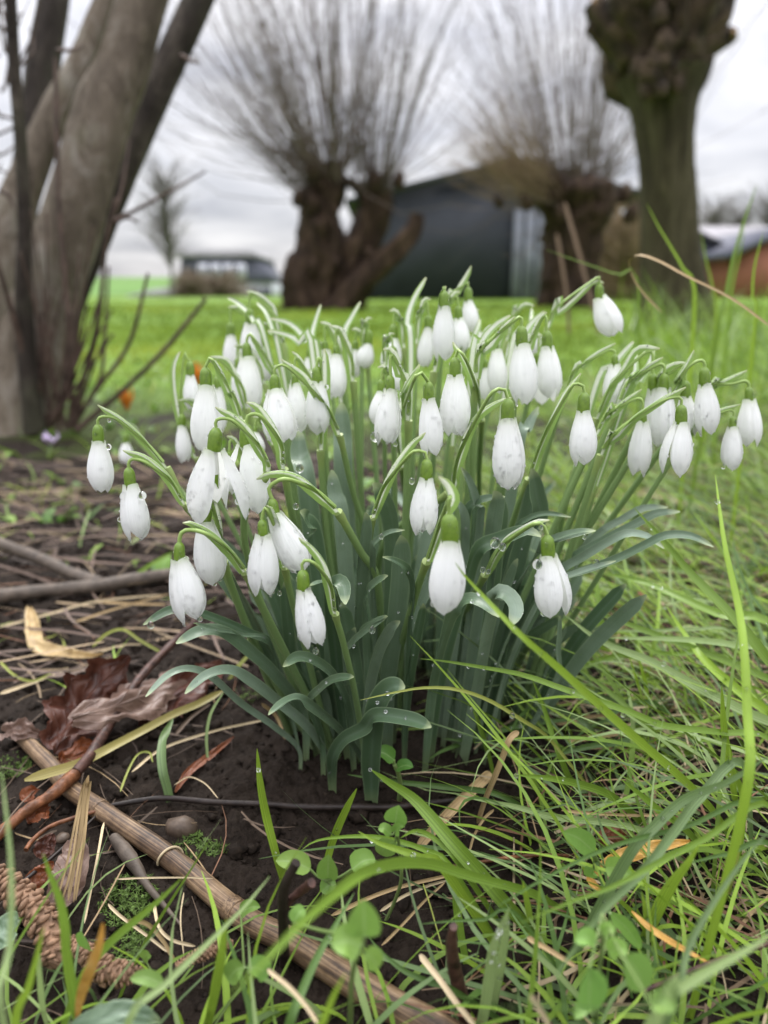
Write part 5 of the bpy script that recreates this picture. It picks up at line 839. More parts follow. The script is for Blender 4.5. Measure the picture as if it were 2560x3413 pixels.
for q in (('D', [(585, 600), (650, 690), (800, 850), (1000, 1060), (1230, 1260), (1659, 1650), ('F', (1090, 2010)), ('F', (1300, 2250))], 62, (.142, .12, .02), 'b', 'long bright green grass blade slanting in front of the largest bell', 8),
          ('D', [(370, 1190), (520, 1205), (760, 1245), (1000, 1290), (1230, 1370), (1659, 1520), ('F', (900, 1570)), ('F', (1300, 1620)), ('F', (1700, 1690))], 46, (.075, .07, .04), 'g', 'long flat green blade reaching horizontally to the foot of the snowdrops', 10),
          ('D', [(0, 1445), (200, 1400), (400, 1368), (600, 1380), (800, 1450), (1000, 1570), (1150, 1670), (1300, 1850)], 26, (.08, .075, .02), 'y', 'thin yellow-green blade bowed across the stems near the soil', 3),
          ('F', [(690, -10), (900, 230), (1100, 470), (1400, 780), (1659, 1100), (1800, 1300)], 88, (.13, .06), 'g', 'broad green blade slanting down from the outer flowers', 6),
          ('F', [(1275, -260), (1305, 0), (1350, 300), (1440, 700), (1480, 1000), (1505, 1500), (1490, 2100)], 64, None, 'b', 'tall upright bright green blade right of the snowdrops', 6),
          ('F', [(420, 455), (700, 510), (950, 610), (1300, 760), (1700, 870)], 74, (.07, .06), 'g', RG, 8), ('F', [(215, 690), (500, 780), (850, 910), (1200, 1040), (1659, 1230), (1800, 1300)], 58, (.07, .03), 'g', RG, 8),
          ('F', [(190, 770), (450, 960), (800, 1100), (1150, 1290), (1500, 1470), (1800, 1620)], 72, (.072, .025), 'p', 'pale ribbed blade arching from the tip of the two-lobed bell', 6), ('F', [(920, 700), (1050, 900), (1200, 1100), (1500, 1360), (1700, 1520)], 66, (.06, .03), 'b', RG, 5),
          ('F', [(480, 930), (1000, 940), (1400, 980), (1700, 1080)], 50, (.055, .05), 'p', RG, 6), ('F', [(210, 1100), (500, 1320), (750, 1550), (950, 1720)], 46, (.05, .01), 'g', RG, 6), ('F', [(1110, 0), (1250, 200), (1340, 330), (1420, 520)], 36, (.08, .03), 'b', RG, 2), ('F', [(650, 1070), (720, 1300), (760, 1430)], 30, (.05, .01), 'b', RG, 1), ('F', [(712, 1065), (760, 1250), (785, 1430)], 36, (.05, .01), 'b', RG, 1),
          ('F', [(1320, 1280), (1335, 1600), (1385, 1900), (1420, 2150)], 60, (.07, .005), 'b', RG, 3), ('F', [(0, 1340), (60, 1550), (150, 1800), (230, 1970)], 44, (.05, .01), 'g', RG, 2), ('F', [(872, 510), (850, 850), (800, 1100), (765, 1270)], 32, (.05, .005), 'b', RG, 2), ('F', [(410, 455), (435, 800), (470, 1080)], 46, (.05, .005), 'g', RG, 2), ('F', [(0, 1215), (250, 1160), (480, 1080), (640, 1070)], 40, (.03, .02), 'g', RG, 3),
          ('F', [(610, 850), (700, 930), (830, 1030), (1000, 1050), (1200, 1060)], 36, (.04, .03), 'g', RG, 2), ('F', [(300, 860), (700, 880), (1100, 870), (1400, 900)], 26, (.05, .04), 'p', RG, 2), ('F', [(1520, 600), (1570, 800), (1640, 1000), (1720, 1200)], 46, (.06, .03), 'd', RG, 2), ('F', [(1400, 190), (1440, 400), (1520, 600), (1650, 820)], 34, (.08, .04), 'd', RG, 2), ('F', [(1590, 260), (1540, 420), (1530, 500)], 60, (.03, .004), 't', RG, 2),
          ('D', [(690, 1490), (730, 1600), (780, 1750), (830, 1950)], 34, (.05, .0), 'g', 'short dark blade with a drop on its tip beside the stems', 2), ('D', [(510, 1680), (650, 1690), (800, 1650), (1000, 1600), (1300, 1560)], 34, (.012, .012), 'd', RG, 5), ('D', [(420, 1810), (520, 1750), (700, 1690), (900, 1630)], 28, (.008, .01), 'd', RG, 2), ('D', [(930, 1850), (1150, 1790), (1400, 1730), (1659, 1680), ('F', (500, 1500)), ('F', (800, 1400))], 42, (.015, .02), 'd', RG, 6),
          ('D', [(900, 1385), (980, 1480), (1060, 1560), (1160, 1650)], 24, (.03, .01), 'g', RG, 1), ('D', [(1060, 1320), (1130, 1500), (1200, 1720), (1280, 1950)], 34, (.06, .0), 'g', RG, 2), ('D', [(790, 1325), (1000, 1390), (1200, 1490), (1400, 1600)], 34, (.02, .02), 't', RG, 3),
          ('D', [('I', (110, 152)), ('I', (350, 178)), ('I', (500, 210)), ('I', (650, 258)), ('I', (760, 330))], 50, (.055, .02), 'g', 'grass blade with a bright drop hanging at its tip over the litter', 3),
          ('H', [(105, -10), (125, 200), (160, 400), (220, 640), (265, 800)], 52, (.062, .0), 'b', 'upright bright green blade rising from the soil before the stems', 3), ('H', [(718, 235), (660, 350), (600, 480), (545, 640), (505, 890)], 50, (.05, .0), 'b', 'upright bright green blade leaning right, standing in the round-leaved seedlings', 2),
          ('H', [(808, 122), (920, 200), (1080, 310), (1300, 560), (1480, 760), (1640, 950)], 92, (.06, .02), 'g', 'broad fresh green blade leaning across the dry stalks before the clump', 6), ('H', [(728, 500), (850, 570), (1000, 620), (1130, 670), (1240, 715)], 62, (.05, .04), 'b', 'short yellow-green pointed blade below the broad fresh one', 2),
          ('H', [(-60, 1500), (150, 1300), (400, 1040), (620, 850), (780, 740), (1000, 690), (1200, 705), (1400, 770), (1659, 840), ('I', (250, 900))], 70, (.11, .105, .1, .09, .08, .065, .05, .04, .03, .02), 'g', 'long bowed green blade crossing over the dry stalk', 6), ('H', [(380, 612), (460, 560), (600, 535), (800, 530), (980, 560), (1150, 620), (1290, 710)], 32, (.035, .035), 'g', 'thin arched blade between the round-leaved seedlings', 2), ('H', [(985, 540), (1070, 497), (1150, 515), (1250, 590), (1340, 690)], 38, (.045, .03), 'g', 'small hooked blade beside the broad fresh one', 1),
          ('H', [(660, 150), (900, 188), (1100, 210), (1300, 232), (1580, 272)], 36, (.014, .014), 'd', 'dark narrow blade lying level across the snowdrop feet', 3), ('H', [(1330, 275), (1500, 310), (1700, 350), ('I', (350, 410)), ('I', (870, 490))], 40, (.02, .02), 'p', 'pale narrow blade lying level over the litter', 3), ('H', [(785, 1140), (870, 1240), (1000, 1350), (1180, 1430), (1300, 1470)], 40, (.03, .02), 'd', 'dark blade curving down before the paired round leaves', 1), ('H', [(700, 880), (600, 1050), (480, 1260), (380, 1480), (300, 1700)], 58, (.05, .04), 'd', 'dark blurred blade slanting under the bowed one', 1),
          ('H', [(650, 1370), (580, 1500), (520, 1650), (490, 1760)], 70, (.08, .06), 'b', 'blurred bright blade tip at the front beside the seedling stem', 0), ('H', [(1340, 780), (1325, 900), (1350, 1100), (1390, 1330)], 52, (.03, .0), 'g', RG, 1), ('H', [(1100, 1070), (1300, 1050), (1500, 1040), (1700, 1010)], 26, (.04, .04), 'd', RG, 1), ('H', [(1659, 960), (1560, 1200), (1530, 1400), (1500, 1600)], 70, (.06, .02), 'p', 'pale blade beaded with drops in the foreground', 10),
          ('G', [(10, -60), (40, 200), (70, 500), (75, 800), (60, 1100), (30, 1500)], 56, (.115, .08), 'p', 'pale blurred blade standing upright at the front corner', 1), ('G', [(265, 450), (320, 600), (380, 760), (410, 950), (420, 1080)], 78, (.085, .05), 'g', 'blurred green blade standing before the scaly catkin', 0), ('G', [(1120, 600), (1000, 720), (850, 850), (700, 980), (590, 1100), (480, 1280)], 56, (.065, .03), 'g', 'blurred green blade slanting before the moss', 0), ('G', [(1659, 590), (1500, 780), (1300, 980), (1000, 1270), (780, 1520)], 46, (.07, .06), 'p', 'long pale blurred blade slanting before the dry stalk', 2), ('G', [(1392, 850), (1370, 1050), (1345, 1200), (1310, 1380)], 72, (.065, .02), 'b', 'short thick bright blade standing on the far side of the blue-green leaf', 0), ('G', [(270, 900), (230, 1080), (170, 1300), (100, 1500)], 60, (.08, .05), 'b', 'blurred bright blade leaning at the front corner', 0), ('G', [(240, 1000), (250, 1200), (270, 1400)], 50, (.06, .02), 'p', 'short pale blurred blade at the front corner', 0),
          ('I', [(330, 1420), (620, 1010), (900, 730), (1080, 500), (1240, 290), (1500, 90)], 66, (.07, .06), 't', 'long blue-green blade running diagonally over the front litter', 3), ('I', [(755, 178), (880, 280), (1000, 380), (1130, 470)], 50, (.05, .02), 'g', RG, 1), ('I', [(-20, 970), (300, 780), (700, 590), (1150, 470), (1659, 340)], 34, (.06, .06), 'd', 'thin dark blade running level over the front seedlings', 2), ('I', [(120, 1070), (500, 910), (700, 840), (1240, 560), (1700, 370)], 46, (.07, .07), 'g', 'long green blade running across the front seedlings', 2), ('I', [(1232, 580), (1150, 690), (1060, 810), (985, 950)], 100, (.075, .03), 'b', 'broad bright green blade standing behind the front seedlings', 1),
          ('I', [(1700, 1120), (1500, 1240), (1300, 1350), (1100, 1470), (1000, 1560)], 110, (.09, .08), 'p', 'broad pale striped blade at the front edge', 2), ('I', [(1700, 460), (1500, 680), (1280, 1000), (1150, 1260), (1080, 1540)], 50, (.085, .06), 't', 'blue-green blurred blade dropping to the front edge', 2), ('I', [(1420, -20), (1430, 100), (1500, 300), (1480, 600)], 44, (.08, .02), 'b', RG, 0), ('I', [(1560, -40), (1520, 200), (1500, 400), (1460, 660)], 40, (.1, .03), 'y', 'yellowing upright blade at the right of the litter', 0), ('I', [(1659, 40), (1400, 200), (1150, 300), (950, 480), (780, 680)], 70, (.09, .05), 't', 'thick blue-green wet blade sloping towards the orange leaf strip', 6), ('I', [(60, 1010), (40, 1150), (10, 1330)], 66, (.06, .03), 'p', 'pale blade with white drops beside the front straw', 6), ('I', [(-50, 1590), (300, 1560), (600, 1600), (950, 1580), (1100, 1560)], 34, (.1, .1), 'd', 'dark blurred blade along the front edge', 0), ('I', [(1150, 700), (1400, 640), (1700, 610)], 40, (.05, .05), 'd', RG, 1), ('I', [(880, 870), (895, 950), (900, 1040)], 40, (.05, .02), 'b', RG, 0), ('I', [(150, 800), (170, 900), (190, 1010)], 44, (.05, .02), 'b', RG, 0),
          ('E', [(1585, 1460), (1600, 1600), (1620, 1843)], 46, (.06, .02), 'b', RG, 0)):
    tile, pts, w, h, c, lb, dn = q
    if lb == RG and tile == 'E': continue
    if lb == RG: lb = {'g': 'fresh green', 'b': 'bright yellow-green', 'd': 'dark green', 't': 'blue-green', 'p': 'pale green', 'y': 'yellowed'}[c] + (' grass blade standing short among the litter' if not isinstance(pts[0][0], str) and not isinstance(pts[-1][0], str) and abs(pts[0][0] - pts[-1][0]) < abs(pts[0][1] - pts[-1][1]) else ' grass blade arching leftwards over the straw beside the snowdrops')
    if h is not None and len(h) == 3: h = tuple(np.interp(np.linspace(0, 1, len(pts)), [0, .5, 1], h))
    if h is None: blade(tile, pts, w, None, c, lb, droplets=dn, Y=(.27, .185))
    else: blade(tile, pts, w, h, c, lb, droplets=dn)
# tall blades against the lawn and willow
TB = 'tall blurred grass blade rising before the bare pollard trunk'
for pts, w, c, Yd in (([(1612, 795), (1560, 940), (1510, 1110), (1470, 1300), (1440, 1420)], 22, 'g', (.75, .72)), ([(1135, 880), (1180, 970), (1240, 1070), (1300, 1180), (1340, 1330)], 20, 'b', (.7, .7)), ([(1640, 1000), (1600, 1150), (1590, 1300), (1600, 1420)], 22, 'b', (.6, .6)), ([(700, 1078), (800, 1115), (900, 1150), (1000, 1190), (1100, 1280)], 12, 'g', (.6, .65)), ([(1560, 960), (1540, 1080), (1500, 1260), (1490, 1400)], 16, 'g', (.9, .9)), ([(1370, 1000), (1390, 1120), (1420, 1250), (1430, 1400)], 16, 'b', (.9, .9))):
    blade('N', pts, w, None, c, TB, Y=Yd, group='tall blades at the lawn edge')
blade('N', [(1200, 1350), (1120, 1270), (1065, 1180), (1062, 1125), (1110, 1103), (1200, 1135), (1300, 1190), (1500, 1290), (1680, 1420)], 15, None, 's', 'long dry straw looped like a hook before the bare pollard', 'dry_straw', 'straw', 'dry straws', mat='straw', taper='flat', Y=(.55, .45))
blade('N', [(780, 870), (800, 950), (830, 1050), (900, 1320), (930, 1450)], 20, None, (.20, .14, .09), 'blurred tan reed stem standing before the stubby willow', 'dry_straw', 'straw', 'dry straws', mat='straw', taper='flat', Y=(1.6, 1.6))
blade('N', [(745, 1005), (770, 1150), (790, 1290), (800, 1450)], 18, None, (.20, .14, .09), 'shorter blurred tan reed stem beside the one at the stubby willow', 'dry_straw', 'straw', 'dry straws', mat='straw', taper='flat', Y=(1.6, 1.6))
# straws that can be told apart
SL = 'thin dry straw lying on the soil and litter'
for tile, pts, w, h, c, lb in (('E', [(810, 1610), (1000, 1465), (1300, 1362), (1500, 1315), (1650, 1285)], 24, (.006, .012), 'w', 'long pale straw lying from the hanging green blade to the stems'), ('G', [(545, -30), (520, 120), (500, 300), (460, 520), (420, 740)], 40, (.045, .012), 's', 'tan straw leaning beside the red dead leaf'), ('G', [(640, 260), (600, 480), (560, 680), (520, 880)], 26, (.012, .006), 'w', SL), ('G', [(720, 608), (900, 600), (1150, 598), (1310, 605)], 16, (.014, .014), 'w', 'thin pale straw laid across the thick dry stalk'), ('G', [(665, 760), (750, 840), (900, 950), (1040, 1060)], 30, (.008, .01), 'w', 'whitish split straw lying before the moss'), ('G', [(950, 760), (980, 900), (1060, 980), (1200, 1020)], 34, (.006, .01), 'w', SL), ('G', [(780, 860), (900, 880), (1000, 980), (1080, 1120)], 40, (.03, .01), 's', SL), ('G', [(1130, 690), (1110, 850), (1130, 1080)], 14, (.014, .004), 'w', SL),
        ('H', [(560, 1015), (800, 905), (1000, 835), (1290, 768)], 36, (.006, .012), 's', 'tan straw lying on the soil behind the paired round leaves'), ('H', [(860, 990), (1000, 900), (1150, 835), (1270, 800)], 28, (.005, .01), 'w', SL), ('H', [(870, 1200), (1000, 1070), (1130, 930), (1260, 810)], 24, (.006, .01), 's', SL), ('H', [(170, 1345), (300, 1450), (400, 1560), (490, 1690)], 42, (.05, .05), 'w', 'whitish blurred straw lying over the front end of the dry stalk'), ('H', [(1105, 1255), (1220, 1400), (1330, 1550), (1450, 1700)], 56, (.03, .03), 'w', 'thick pale straw leaning on the reddish twig stub'), ('H', [(1540, 140), (1400, 270), (1250, 420), (1080, 610)], 96, (.012, .006), 's', 'broad ribbed dry leaf strip lying from the litter to the soil'), ('D', [(975, 1638), (920, 1680), (880, 1780), (820, 1930), (770, 2050), (720, 2200)], 54, (.045, .046, .04, .03, .02, .008), 's', 'bent tan dry blade folded like a knee before the clump'), ('H', [(1125, 820), (1170, 960), (1210, 1100), (1245, 1220)], 14, (.012, .012), 'y', SL), ('H', [(1560, 365), (1500, 420), (1440, 520), (1410, 620)], 26, (.015, .01), 's', SL),
        ('E', [(0, 720), (300, 640), (600, 560), (1000, 520)], 22, (.01, .01), 'w', SL), ('E', [(460, 690), (700, 610), (1040, 515)], 22, (.01, .01), 's', SL), ('E', [(570, 560), (800, 575), (1020, 580)], 24, (.008, .008), 's', SL), ('E', [(0, 1130), (200, 1060), (420, 970)], 34, (.004, .006), 'w', SL), ('E', [(0, 930), (100, 1020), (210, 1050), (340, 990)], 24, (.01, .006), 'y', 'thin yellow-green tendril beside the curled tan leaf'), ('E', [(570, 840), (660, 760), (760, 735), (860, 800), (1000, 880)], 26, (.006, .014, .016, .012, .006), 'y', 'yellowed blade bowed over the soil behind the oak leaf'), ('E', [(620, 870), (750, 830), (870, 825)], 16, (.006, .006), 'w', SL), ('E', [(740, 1730), (790, 1600), (850, 1500), (920, 1490), (940, 1550)], 20, (.006, .01), 'y', 'thin yellowish tendril curling beside the broken twig'), ('E', [(1070, 1690), (1160, 1640), (1260, 1680), (1340, 1770)], 12, (.004, .008), 'w', SL), ('E', [(1080, 1380), (1180, 1270), (1290, 1190)], 34, (.006, .01), 'k', SL), ('C', [(870, 1280), (960, 1360), (1015, 1500)], 32, (.03, .012), 's', 'withered brown leaf tip hanging under the arching snowdrop leaves'), ('E', [(840, 400), (940, 330), (1060, 265)], 40, (.01, .02), 'g', 'green blade lying behind the forked branch'),
        ('F', [(120, 1560), (400, 1500), (700, 1480)], 40, (.008, .01), 's', SL), ('F', [(200, 1680), (450, 1640), (720, 1600)], 60, (.008, .012), 's', 'ochre dry leaf strip under the blades beside the clump'), ('F', [(500, 1600), (900, 1500), (1300, 1480)], 26, (.01, .01), 'w', SL), ('I', [(390, 370), (600, 390), (900, 400), (1200, 380)], 26, (.02, .02), 's', SL), ('I', [(180, 1150), (320, 1230), (480, 1330)], 46, (.03, .03), 's', SL), ('I', [(200, 1500), (260, 1600), (330, 1720)], 50, (.07, .06), 'w', 'pale blurred straw end at the front edge')):
    if lb == SL: lb = {'E': 'thin dry straw lying on the soil behind the oak leaf', 'G': 'thin pale straw lying near the moss and thick dry stalk', 'H': 'thin dry straw lying on the soil before the clump'}.get(tile, 'thin dry straw lying under the long grass beside the clump')
    blade(tile, pts, w * .72, h, c, lb, 'dry_straw', 'straw', 'dry straws', mat='straw' if c in 'swk' else 'grass', taper='flat', fold=.3)
    if 'leaning beside the red' in lb:
        for dx in (-26, 18, 34, -44): blade(tile, [(x + dx * f + random.uniform(-8, 8), y + random.uniform(-40, 60)) for (x, y), f in zip(pts, np.linspace(.3, 1.5, len(pts)))], w * .4, h, c, lb, 'dry_straw', 'straw', 'dry straws', mat='straw', taper='flat', fold=.3)
blade('E', [(150, 1660), (300, 1615), (480, 1560), (640, 1480), (850, 1370), (1065, 1255), (1220, 1190), (1370, 1110)], 56, (.012, .016), (.42, .36, .12), 'long yellowing blade lying under the broken twig', taper='flat', mat='grass')
blade('E', [(1063, 1280), (1015, 1380), (998, 1480), (1005, 1600), (1030, 1700), (1050, 1790)], 68, (.02, .02, .018, .014, .008, .002), 't', 'hanging green blade bent down to the soil beside the broken twig', hint=(.1, -1, .1))
blade('E', [(1380, 1110), (1300, 1240), (1270, 1380), (1275, 1520)], 20, (.03, .004), 'p', 'thin pale blade hanging beside the arching snowdrop leaves')
# ---- seedlings with round leaves
def seedling(label, root, stem, leaves, tint=(.20, .34, .07)):
    tile = stem[0]; Q = gpath(tile, stem[1], stem[2]); t = thing('seedling', Q[-1], label, 'seedling', 'round-leaved seedlings'); r = wmet(tile, stem[3], Q[0]) / 2
    mb = MB(); mb.tube(catmull(Q, 20), np.linspace(r * .8, r * 1.1, 20), 8, col=(.22, .28, .10)); mb.build('stem', 'herb', t)
    for (p, q, w, h, nz) in leaves:         # foot and tip of the leaf
        A_, B_ = gpath(tile, [p, q], h); n = 16; P = catmull([B_, (A_ + B_) / 2 + np.array([0, 0, .0012]), A_], n); v = np.linspace(0, 1, n); wm = wmet(tile, w, A_)
        pr = np.interp(v, [0, .04, .15, .35, .6, .8, .93, 1], [.05, .26, .62, .92, 1.02, .9, .55, .2]); mb = MB(); mb.ribbon(P, wm * pr, nz, 9, random.uniform(.12, .3), random.uniform(-.25, .25), np.array(vary(tint, .15))); mb.build('leaf', 'herb', t)
        f_ = Q[int(len(Q) * .4)]; mb = MB(); mb.tube(catmull([A_, A_ * .5 + Q[0] * .5 + [0, 0, -.001], Q[0]], 8), r * .6, 6, col=(.22, .30, .10)); mb.build('leaf_stalk', 'herb', t)
F1, F2 = (0, -.9, .5), (0, -.6, .85)
seedling('slender seedling with one heart-shaped leaf on top, growing on bare soil', None, ('H', [(960, 480), (985, 640), (990, 800), (950, 930), (895, 1050)], (.048, .034, .022, .01, 0), 24), [((955, 445), (975, 338), 140, (.049, .060), F1), ((925, 520), (850, 485), 70, (.046, .048), F2), ((950, 515), (1012, 470), 66, (.046, .050), F2), ((955, 560), (860, 640), 130, (.042, .030), F1)])
seedling('seedling with three round leaves spread fan-like before the soil', None, ('H', [(530, 800), (515, 880), (505, 980)], (.03, .016, 0), 24), [((430, 730), (220, 680), 130, (.034, .040), F2), ((540, 790), (545, 640), 128, (.03, .048), F1), ((690, 730), (830, 670), 140, (.036, .038), F2), ((700, 730), (900, 740), 80, (.03, .028), F2), ((590, 830), (500, 870), 90, (.028, .026), F2)])
seedling('seedling with two large paired round leaves before the thick stalk', None, ('H', [(760, 1140), (720, 1260), (690, 1380), (680, 1560), (676, 1760)], (.075, .066, .058, .04, 0), 40), [((765, 1140), (760, 915), 205, (.076, .086), F1), ((740, 1200), (560, 1200), 200, (.074, .076), F2), ((760, 1250), (850, 1340), 130, (.07, .064), F2), ((330, 1060), (400, 980), 100, (.05, .052), F2)], (.24, .40, .08))
seedling('dark seedling with two leaves sheltered against the snowdrop stems', None, ('H', [(950, 90), (975, 150), (985, 240), (978, 320)], (.026, .02, .01, 0), 34), [((945, 60), (830, 10), 100, (.028, .034), F2), ((960, 115), (1065, 105), 80, (.024, .028), F2)], (.10, .22, .04))
seedling('seedling with one upright oval leaf among the crossing grass', None, ('I', [(590, 630), (605, 680), (640, 740)], (.04, .03, .015), 20), [((590, 625), (400, 500), 130, (.041, .056), F1), ((660, 720), (830, 780), 140, (.034, .036), F1), ((590, 730), (560, 780), 90, (.03, .026), F2)], (.25, .42, .09))
seedling('blurred seedling with long-stalked leaves at the front edge', None, ('I', [(640, 1010), (640, 1200), (620, 1400), (600, 1690)], (.07, .06, .045, 0), 30), [((560, 1340), (560, 1600), 200, (.07, .055), F1), ((600, 1170), (470, 1180), 110, (.07, .072), F2), ((680, 1240), (800, 1250), 120, (.07, .072), F2), ((780, 1270), (900, 1470), 210, (.072, .056), F1), ((640, 1120), (720, 1120), 80, (.07, .072), F2), ((940, 1560), (1090, 1600), 120, (.08, .08), F2)], (.24, .40, .09))
seedling('pale seedling half hidden behind the diagonal blue-green blade', None, ('I', [(700, 1030), (720, 1120), (740, 1250)], (.04, .03, .01), 30), [((690, 1000), (880, 1220), 90, (.045, .03), F1), ((560, 1560), (470, 1650), 90, (.05, .05), F2)])
seedling('pale seedling low behind the pale slanting blade in front', None, ('G', [(1500, 1150), (1520, 1220), (1540, 1300)], (.035, .02, .0), 24), [((1500, 1150), (1400, 1230), 130, (.04, .035), F2), ((1520, 1150), (1650, 1200), 130, (.04, .035), F2), ((1480, 820), (1600, 780), 90, (.02, .026), F2)])
seedling('tiny seedling with one round leaf between the two catkins', None, ('G', [(900, 1120), (905, 1150), (905, 1180)], (.016, .01, 0), 14), [((880, 1100), (930, 1080), 74, (.018, .024), F1), ((540, 1040), (500, 930), 90, (.02, .034), F1), ((1000, 1250), (800, 1220), 90, (.04, .042), F2)])
# ---- moss
def moss(tile, p, r, n, lb):
    c = at_h(px(tile, p), 0); t = MB()
    for _ in range(n):
        a, q = random.uniform(0, 6.28), r * math.sqrt(random.random()); P0 = np.array([c[0] + q * math.cos(a), c[1] + q * math.sin(a), 0]); P0[2] = gz(P0[0], P0[1]) - .001; h = random.uniform(.002, .005); d = unit(np.array([random.gauss(0, .4), random.gauss(0, .4), 1]))
        for k in range(7): e = P0 + d * h * (.3 + .1 * k); o = unit(rng.normal(0, 1, 3) + d * .8); t.add([e - np.cross(o, d) * .0004, e + np.cross(o, d) * .0004, e + o * .0018], [[0, 1, 2, 2]])
    tag(t.build('moss_cushion', 'moss'), lb, 'moss', None, 'stuff')
moss('G', (800, 750), .011, 240, 'green starry moss beside the dry stalk'); moss('G', (1180, 420), .007, 120, 'green moss tuft at the brown stone'); moss('G', (820, 1000), .006, 80, 'dark moss patch under the split straw'); moss('E', (80, 1590), .008, 120, 'moss tuft under the broken twig'); moss('G', (1330, 440), .004, 40, 'tiny moss sprig on the bare soil'); moss('C', (780, 1240), .008, 50, 'moss under the arching snowdrop leaves')
# ---- crocuses by the hazel
def crocus(tile, p, Yd, h, mat, label, n=4):
    c = at(px(tile, p), Yd); c[2] = gz(c[0], c[1]); t = thing('crocus', c, label, 'crocus'); mb = MB(); mb.tube(catmull([c, c + [0.004, 0, h * .5]], 6), .0022, 7, col=CG['p']); mb.build('stem', 'herb', t)
    for k in range(n):
        a = k * 6.28 / n + .4; o = np.array([math.cos(a), math.sin(a), 0]); P = catmull([c + o * .010 + [.004, 0, h], c + o * .012 + [.004, 0, h * .75], c + [.004, 0, h * .45]], 10); mb = MB(); mb.ribbon(P, np.sin(np.linspace(.15, 2.8, 10)) * .013, -o, 5, .25); mb.build('petal', mat, t)
crocus('J', (760, 800), 1.25, .075, 'orange_petal', 'orange crocus bloom on the soil beyond the leaning outermost snowdrop'); crocus('J', (1205, 720), 1.5, .09, 'orange_petal', 'orange crocus half hidden behind the small snowdrop'); crocus('J', (285, 1000), 1.05, .035, 'lilac_petal', 'pale lilac crocus bud at the foot of the hazel', 3)
# ------------------------------------------------------------------ what nobody could count
def strands(n, region, length, width, elev, cols, segs=5, az=None, bend=.5, z0=0., mat='grass', h_amp=0., seed=1, keep=None):
    r = np.random.default_rng(seed); P = []
    xy = region(r, n); n = len(xy)
    if keep is not None: xy = xy[keep(xy[:, 0], xy[:, 1], r)]; n = len(xy)
    zz = np.array([gz(a, b) for a, b in xy]) + z0 + r.uniform(0, h_amp + 1e-6, n)
    a = r.uniform(0, 2 * np.pi, n) if az is None else r.normal(az[0], az[1], n); e = np.radians(r.uniform(elev[0], elev[1], n)); L = r.uniform(length[0], length[1], n); w = r.uniform(width[0], width[1], n)
    s = np.linspace(0, 1, segs + 1); b = r.uniform(.2, 1, n) * bend
    pos = np.zeros((n, segs + 1, 3)); pos[:, 0] = np.c_[xy, zz]; da = r.normal(0, .12, n)
    for k in range(segs):
        el = e - b * s[k + 1] * 1.6; el = np.maximum(el, -.7); az_ = a + da * k; d = np.c_[np.cos(az_) * np.cos(el), np.sin(az_) * np.cos(el), np.sin(el)]; pos[:, k + 1] = pos[:, k] + d * (L / segs)[:, None]
    g0 = zz[:, None] + .0005; pos[:, 1:, 2] = np.maximum(pos[:, 1:, 2], g0)
    ta = a + r.normal(0, .6, n); sd_ = np.stack([-np.sin(ta), np.cos(ta), np.zeros(n)], 1); tilt = r.uniform(-.8, .8, n); sd_[:, 2] = tilt; sd_ = unit(sd_)
    prof = np.interp(s, [0, .4, .8, 1], [.8, 1, .6, .08]) if mat != 'straw' else np.interp(s, [0, .1, .9, 1], [.7, 1, .9, .5])
    off = sd_[:, None] * (.5 * w[:, None] * prof)[..., None]; G = np.stack([pos - off, pos + off], 2).reshape(n, -1, 3)
    m_ = (segs + 1) * 2; base = np.arange(n)[:, None, None] * m_; q = np.array([[2 * k, 2 * k + 1, 2 * k + 3, 2 * k + 2] for k in range(segs)])[None]; F = (base + q).reshape(-1, 4)
    uv = np.tile(np.array([[j, k / segs] for k in range(segs + 1) for j in (0, 1)], float), (n, 1)); ci = r.integers(0, len(cols), n); c = np.array(cols)[ci] * r.uniform(.75, 1.25, (n, 1))
    if mat == 'lawn': pn = np.array([noise.fractal(Vector((a_ * .9, b_ * .5, 2.)), .8, 2, 3) for a_, b_ in xy]); c = c * (1 + .45 * pn[:, None]) + np.clip(pn - .1, 0, 1)[:, None] * np.array([.10, .03, .01])
    return G.reshape(-1, 3), F, uv, np.repeat(c, m_, 0)
def rect(x0, x1, y0, y1): return lambda r, n: np.c_[r.uniform(x0, x1, n), r.uniform(y0, y1, n)]
def sector(r0, r1, a=36): return lambda r, n: (lambda R, T: np.c_[R * np.sin(T), R * np.cos(T)])(np.sqrt(r.uniform(r0 ** 2, r1 ** 2, n)), np.radians(r.uniform(-a, a, n)))
def notclump(x, y, r): return ((x - FC[0]) / .085) ** 2 + ((y - FC[1]) / .085) ** 2 > 1
def edge(x, y): return x - (.075 - .30 * np.maximum(0, .28 - y) + np.clip(.55 - y, 0, .2) * 0 + .03 * np.sin(y * 23))
def right(x, y, r): return notclump(x, y, r) & (edge(x, y) + r.normal(0, .022, len(x)) > 0)
G_ = [CG[k] for k in 'ggbdtp']; S_c = [(.33, .235, .12), (.42, .33, .20), CG['r'], (.22, .15, .085), (.17, .115, .07)]
def stuff(name, mat, label, cat, *sets):
    mb = MB()
    for V, F, uv, c in sets: mb.add(V, F, uv, c)
    return tag(mb.build(name, mat), label, cat, None, 'stuff')
